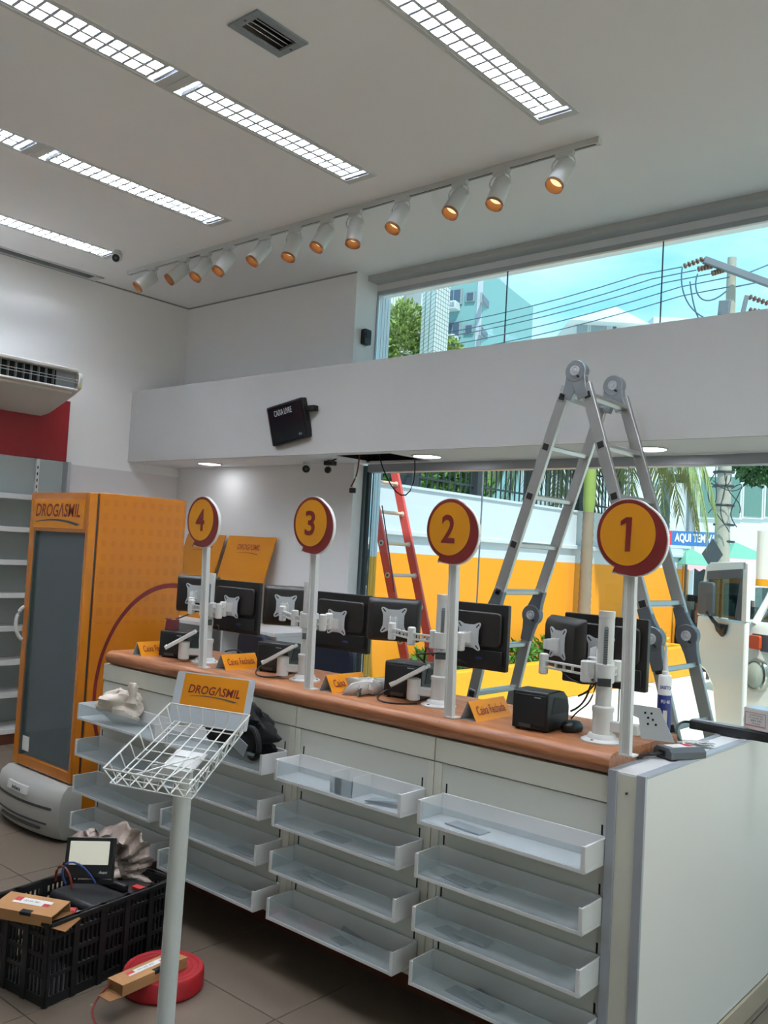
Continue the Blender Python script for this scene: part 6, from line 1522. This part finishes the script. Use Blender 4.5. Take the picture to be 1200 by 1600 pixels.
# market stalls
def stall(px0, px1, py_ridge, py_eave, d, label, m, ym=960):
    a, c = at(px0, py_eave, d), at(px1, py_eave, d); rz_ = at((px0+px1)/2, py_ridge, d).z
    t = thing('market_stall', ((a.x+c.x)/2, (a.y+c.y)/2, GZ), label, 'market stall', 'market stalls in the street')
    u = Vector((c.x-a.x, c.y-a.y, 0)); L2 = u.length; u.normalize(); v = Z.cross(u); ze = a.z; o = Vector((a.x, a.y, ze)); D = 2.0
    b = MB(); b.add([o, o+u*L2, o+u*L2+v*D, o+v*D, o+u*(L2*.5)+v*(D/2)+Z*(rz_-ze)], [(0, 1, 4), (1, 2, 4), (2, 3, 4), (3, 0, 4)]); b.build('canopy', m, t, world=True, smooth=False, thick=.01)
    n_ = max(4, int(L2/.16)); b = MB(); 
    for k_ in range(n_): b.prism([(k_*L2/n_, 0), ((k_+1)*L2/n_, 0), ((k_+1)*L2/n_, -.06), ((k_+.5)*L2/n_, -.11), (k_*L2/n_, -.06)], o, u, Z, .008)
    b.build('valance', 'awning_pink', t, world=True, fixn=True)
    for p in (o, o+u*L2, o+u*L2+v*D, o+v*D): b = MB(); b.cyl((p.x, p.y, GZ), (p.x, p.y, ze), .025, n=8); b.build('post', 'steel_dark', t, world=True)
    b = MB(); b.box(o+u*(L2/2)+v*(D/2)-Z*(ze-GZ-.42), (L2*.9, D*.7, .84), RZ(math.atan2(u.y, u.x))); b.build('table', 'black_soft', t, world=True)
    rnd = random.Random(px0)
    for k_ in range(12):
        b = MB(); q = o+u*(L2*rnd.uniform(.1, .9))+v*(D*rnd.uniform(.2, .7)); q.z = GZ+.85; b.bx(q.x-.12, q.x+.12, q.y-.1, q.y+.1, q.z, q.z+rnd.uniform(.15, .5)); b.build('goods', mat('goods%d' % (k_ % 4), ['#3b3f45', '#6a4a3a', '#8d8f86', '#2a2c33'][k_ % 4], .7), t, world=True)
    b = MB(); b.box(o+u*(L2/2)+v*(D-.03)+Z*(GZ-ze+1.0), (L2, .02, 1.9), RZ(math.atan2(u.y, u.x))); b.build('back_cloth', mat('stall_back', '#43484c', .8, var=.5, vscale=5), t, world=True)
stall(1072, 1128, 852, 882, 15.8, 'green canopy market stall with pink edging left of the utility pole', 'awning_green')
stall(1138, 1215, 846, 872, 19.0, 'green canopy market stall right of the utility pole', 'awning_green')
# diamond road sign seen from behind
dg_ = thing('road_sign', (at(1113, 865, 15).x, at(1113, 865, 15).y, GZ), 'dark diamond road sign seen from behind next to the utility pole', 'road sign')
pc = at(1113, 866, 15); nn = (CAM-pc); nn.z = 0; nn.normalize(); uu = Z.cross(nn); b = MB(); b.prism([(-.17, 0), (0, -.27), (.17, 0), (0, .27)], pc, uu, Z, .01); b.build('plate', mat('sign_dark', '#3c4650', .6), dg_, world=True, fixn=True)
MB().cyl((pc.x-nn.x*.03, pc.y-nn.y*.03, GZ), (pc.x-nn.x*.03, pc.y-nn.y*.03, pc.z+.2), .03, n=8).build('post', 'steel_dark', dg_, world=True)
# second vehicle behind the van
bp0 = at(1190, 900, 12.5); v2t = thing('minibus', (bp0.x+.9, bp0.y, GZ), 'white minibus with a yellow band behind the open van door', 'vehicle')
vb = MB(); x0 = at(1172, 900, 12.5).x; y0 = bp0.y
for z0, z1, m, nm in ((.30, 1.0, 'van_white', 'lower_body'), (1.02, 1.5, 'van_glass', 'window_band'), (1.52, 1.62, 'yellow_kerb', 'yellow_band'), (1.62, 2.3, 'van_white', 'upper_body')):
    b = MB(); b.loft([[Vector((x0+1.0+p[0], y0+.9+p[1], z)) for p in rrect(2.0, 1.8, .15)] for z in (z0, z1)]); b.build(nm, m, v2t, world=True, fixn=True)
b = MB(); b.bx(x0+.2, x0+1.8, y0+.3, y0+1.5, .98, 1.52); b.build('interior', 'black_soft', v2t, world=True)
for xx in (x0+.35, x0+1.65):
    for yy in (y0+.35, y0+1.5): MB().cyl((xx-.1, yy, GZ+.3), (xx+.1, yy, GZ+.3), .3, n=20).build('wheel', 'tyre', v2t, world=True)
# tree at the right edge
tr3 = thing('street_tree', (at(1190, 800, 24).x, at(1190, 800, 24).y, GZ), 'dark green tree hanging in from the right edge above the van', 'tree')
foliage('crown', 'leaf_dark', tr3, at(1195, 715, 24), (.9, .8, .75), 2600, .18, .05, 36); p_ = tr3.location; MB().cyl((p_.x+.6, p_.y, GZ), (p_.x+.6, p_.y, 4.2), .13, .09, n=10).build('trunk', 'palm_trunk', tr3, world=True)
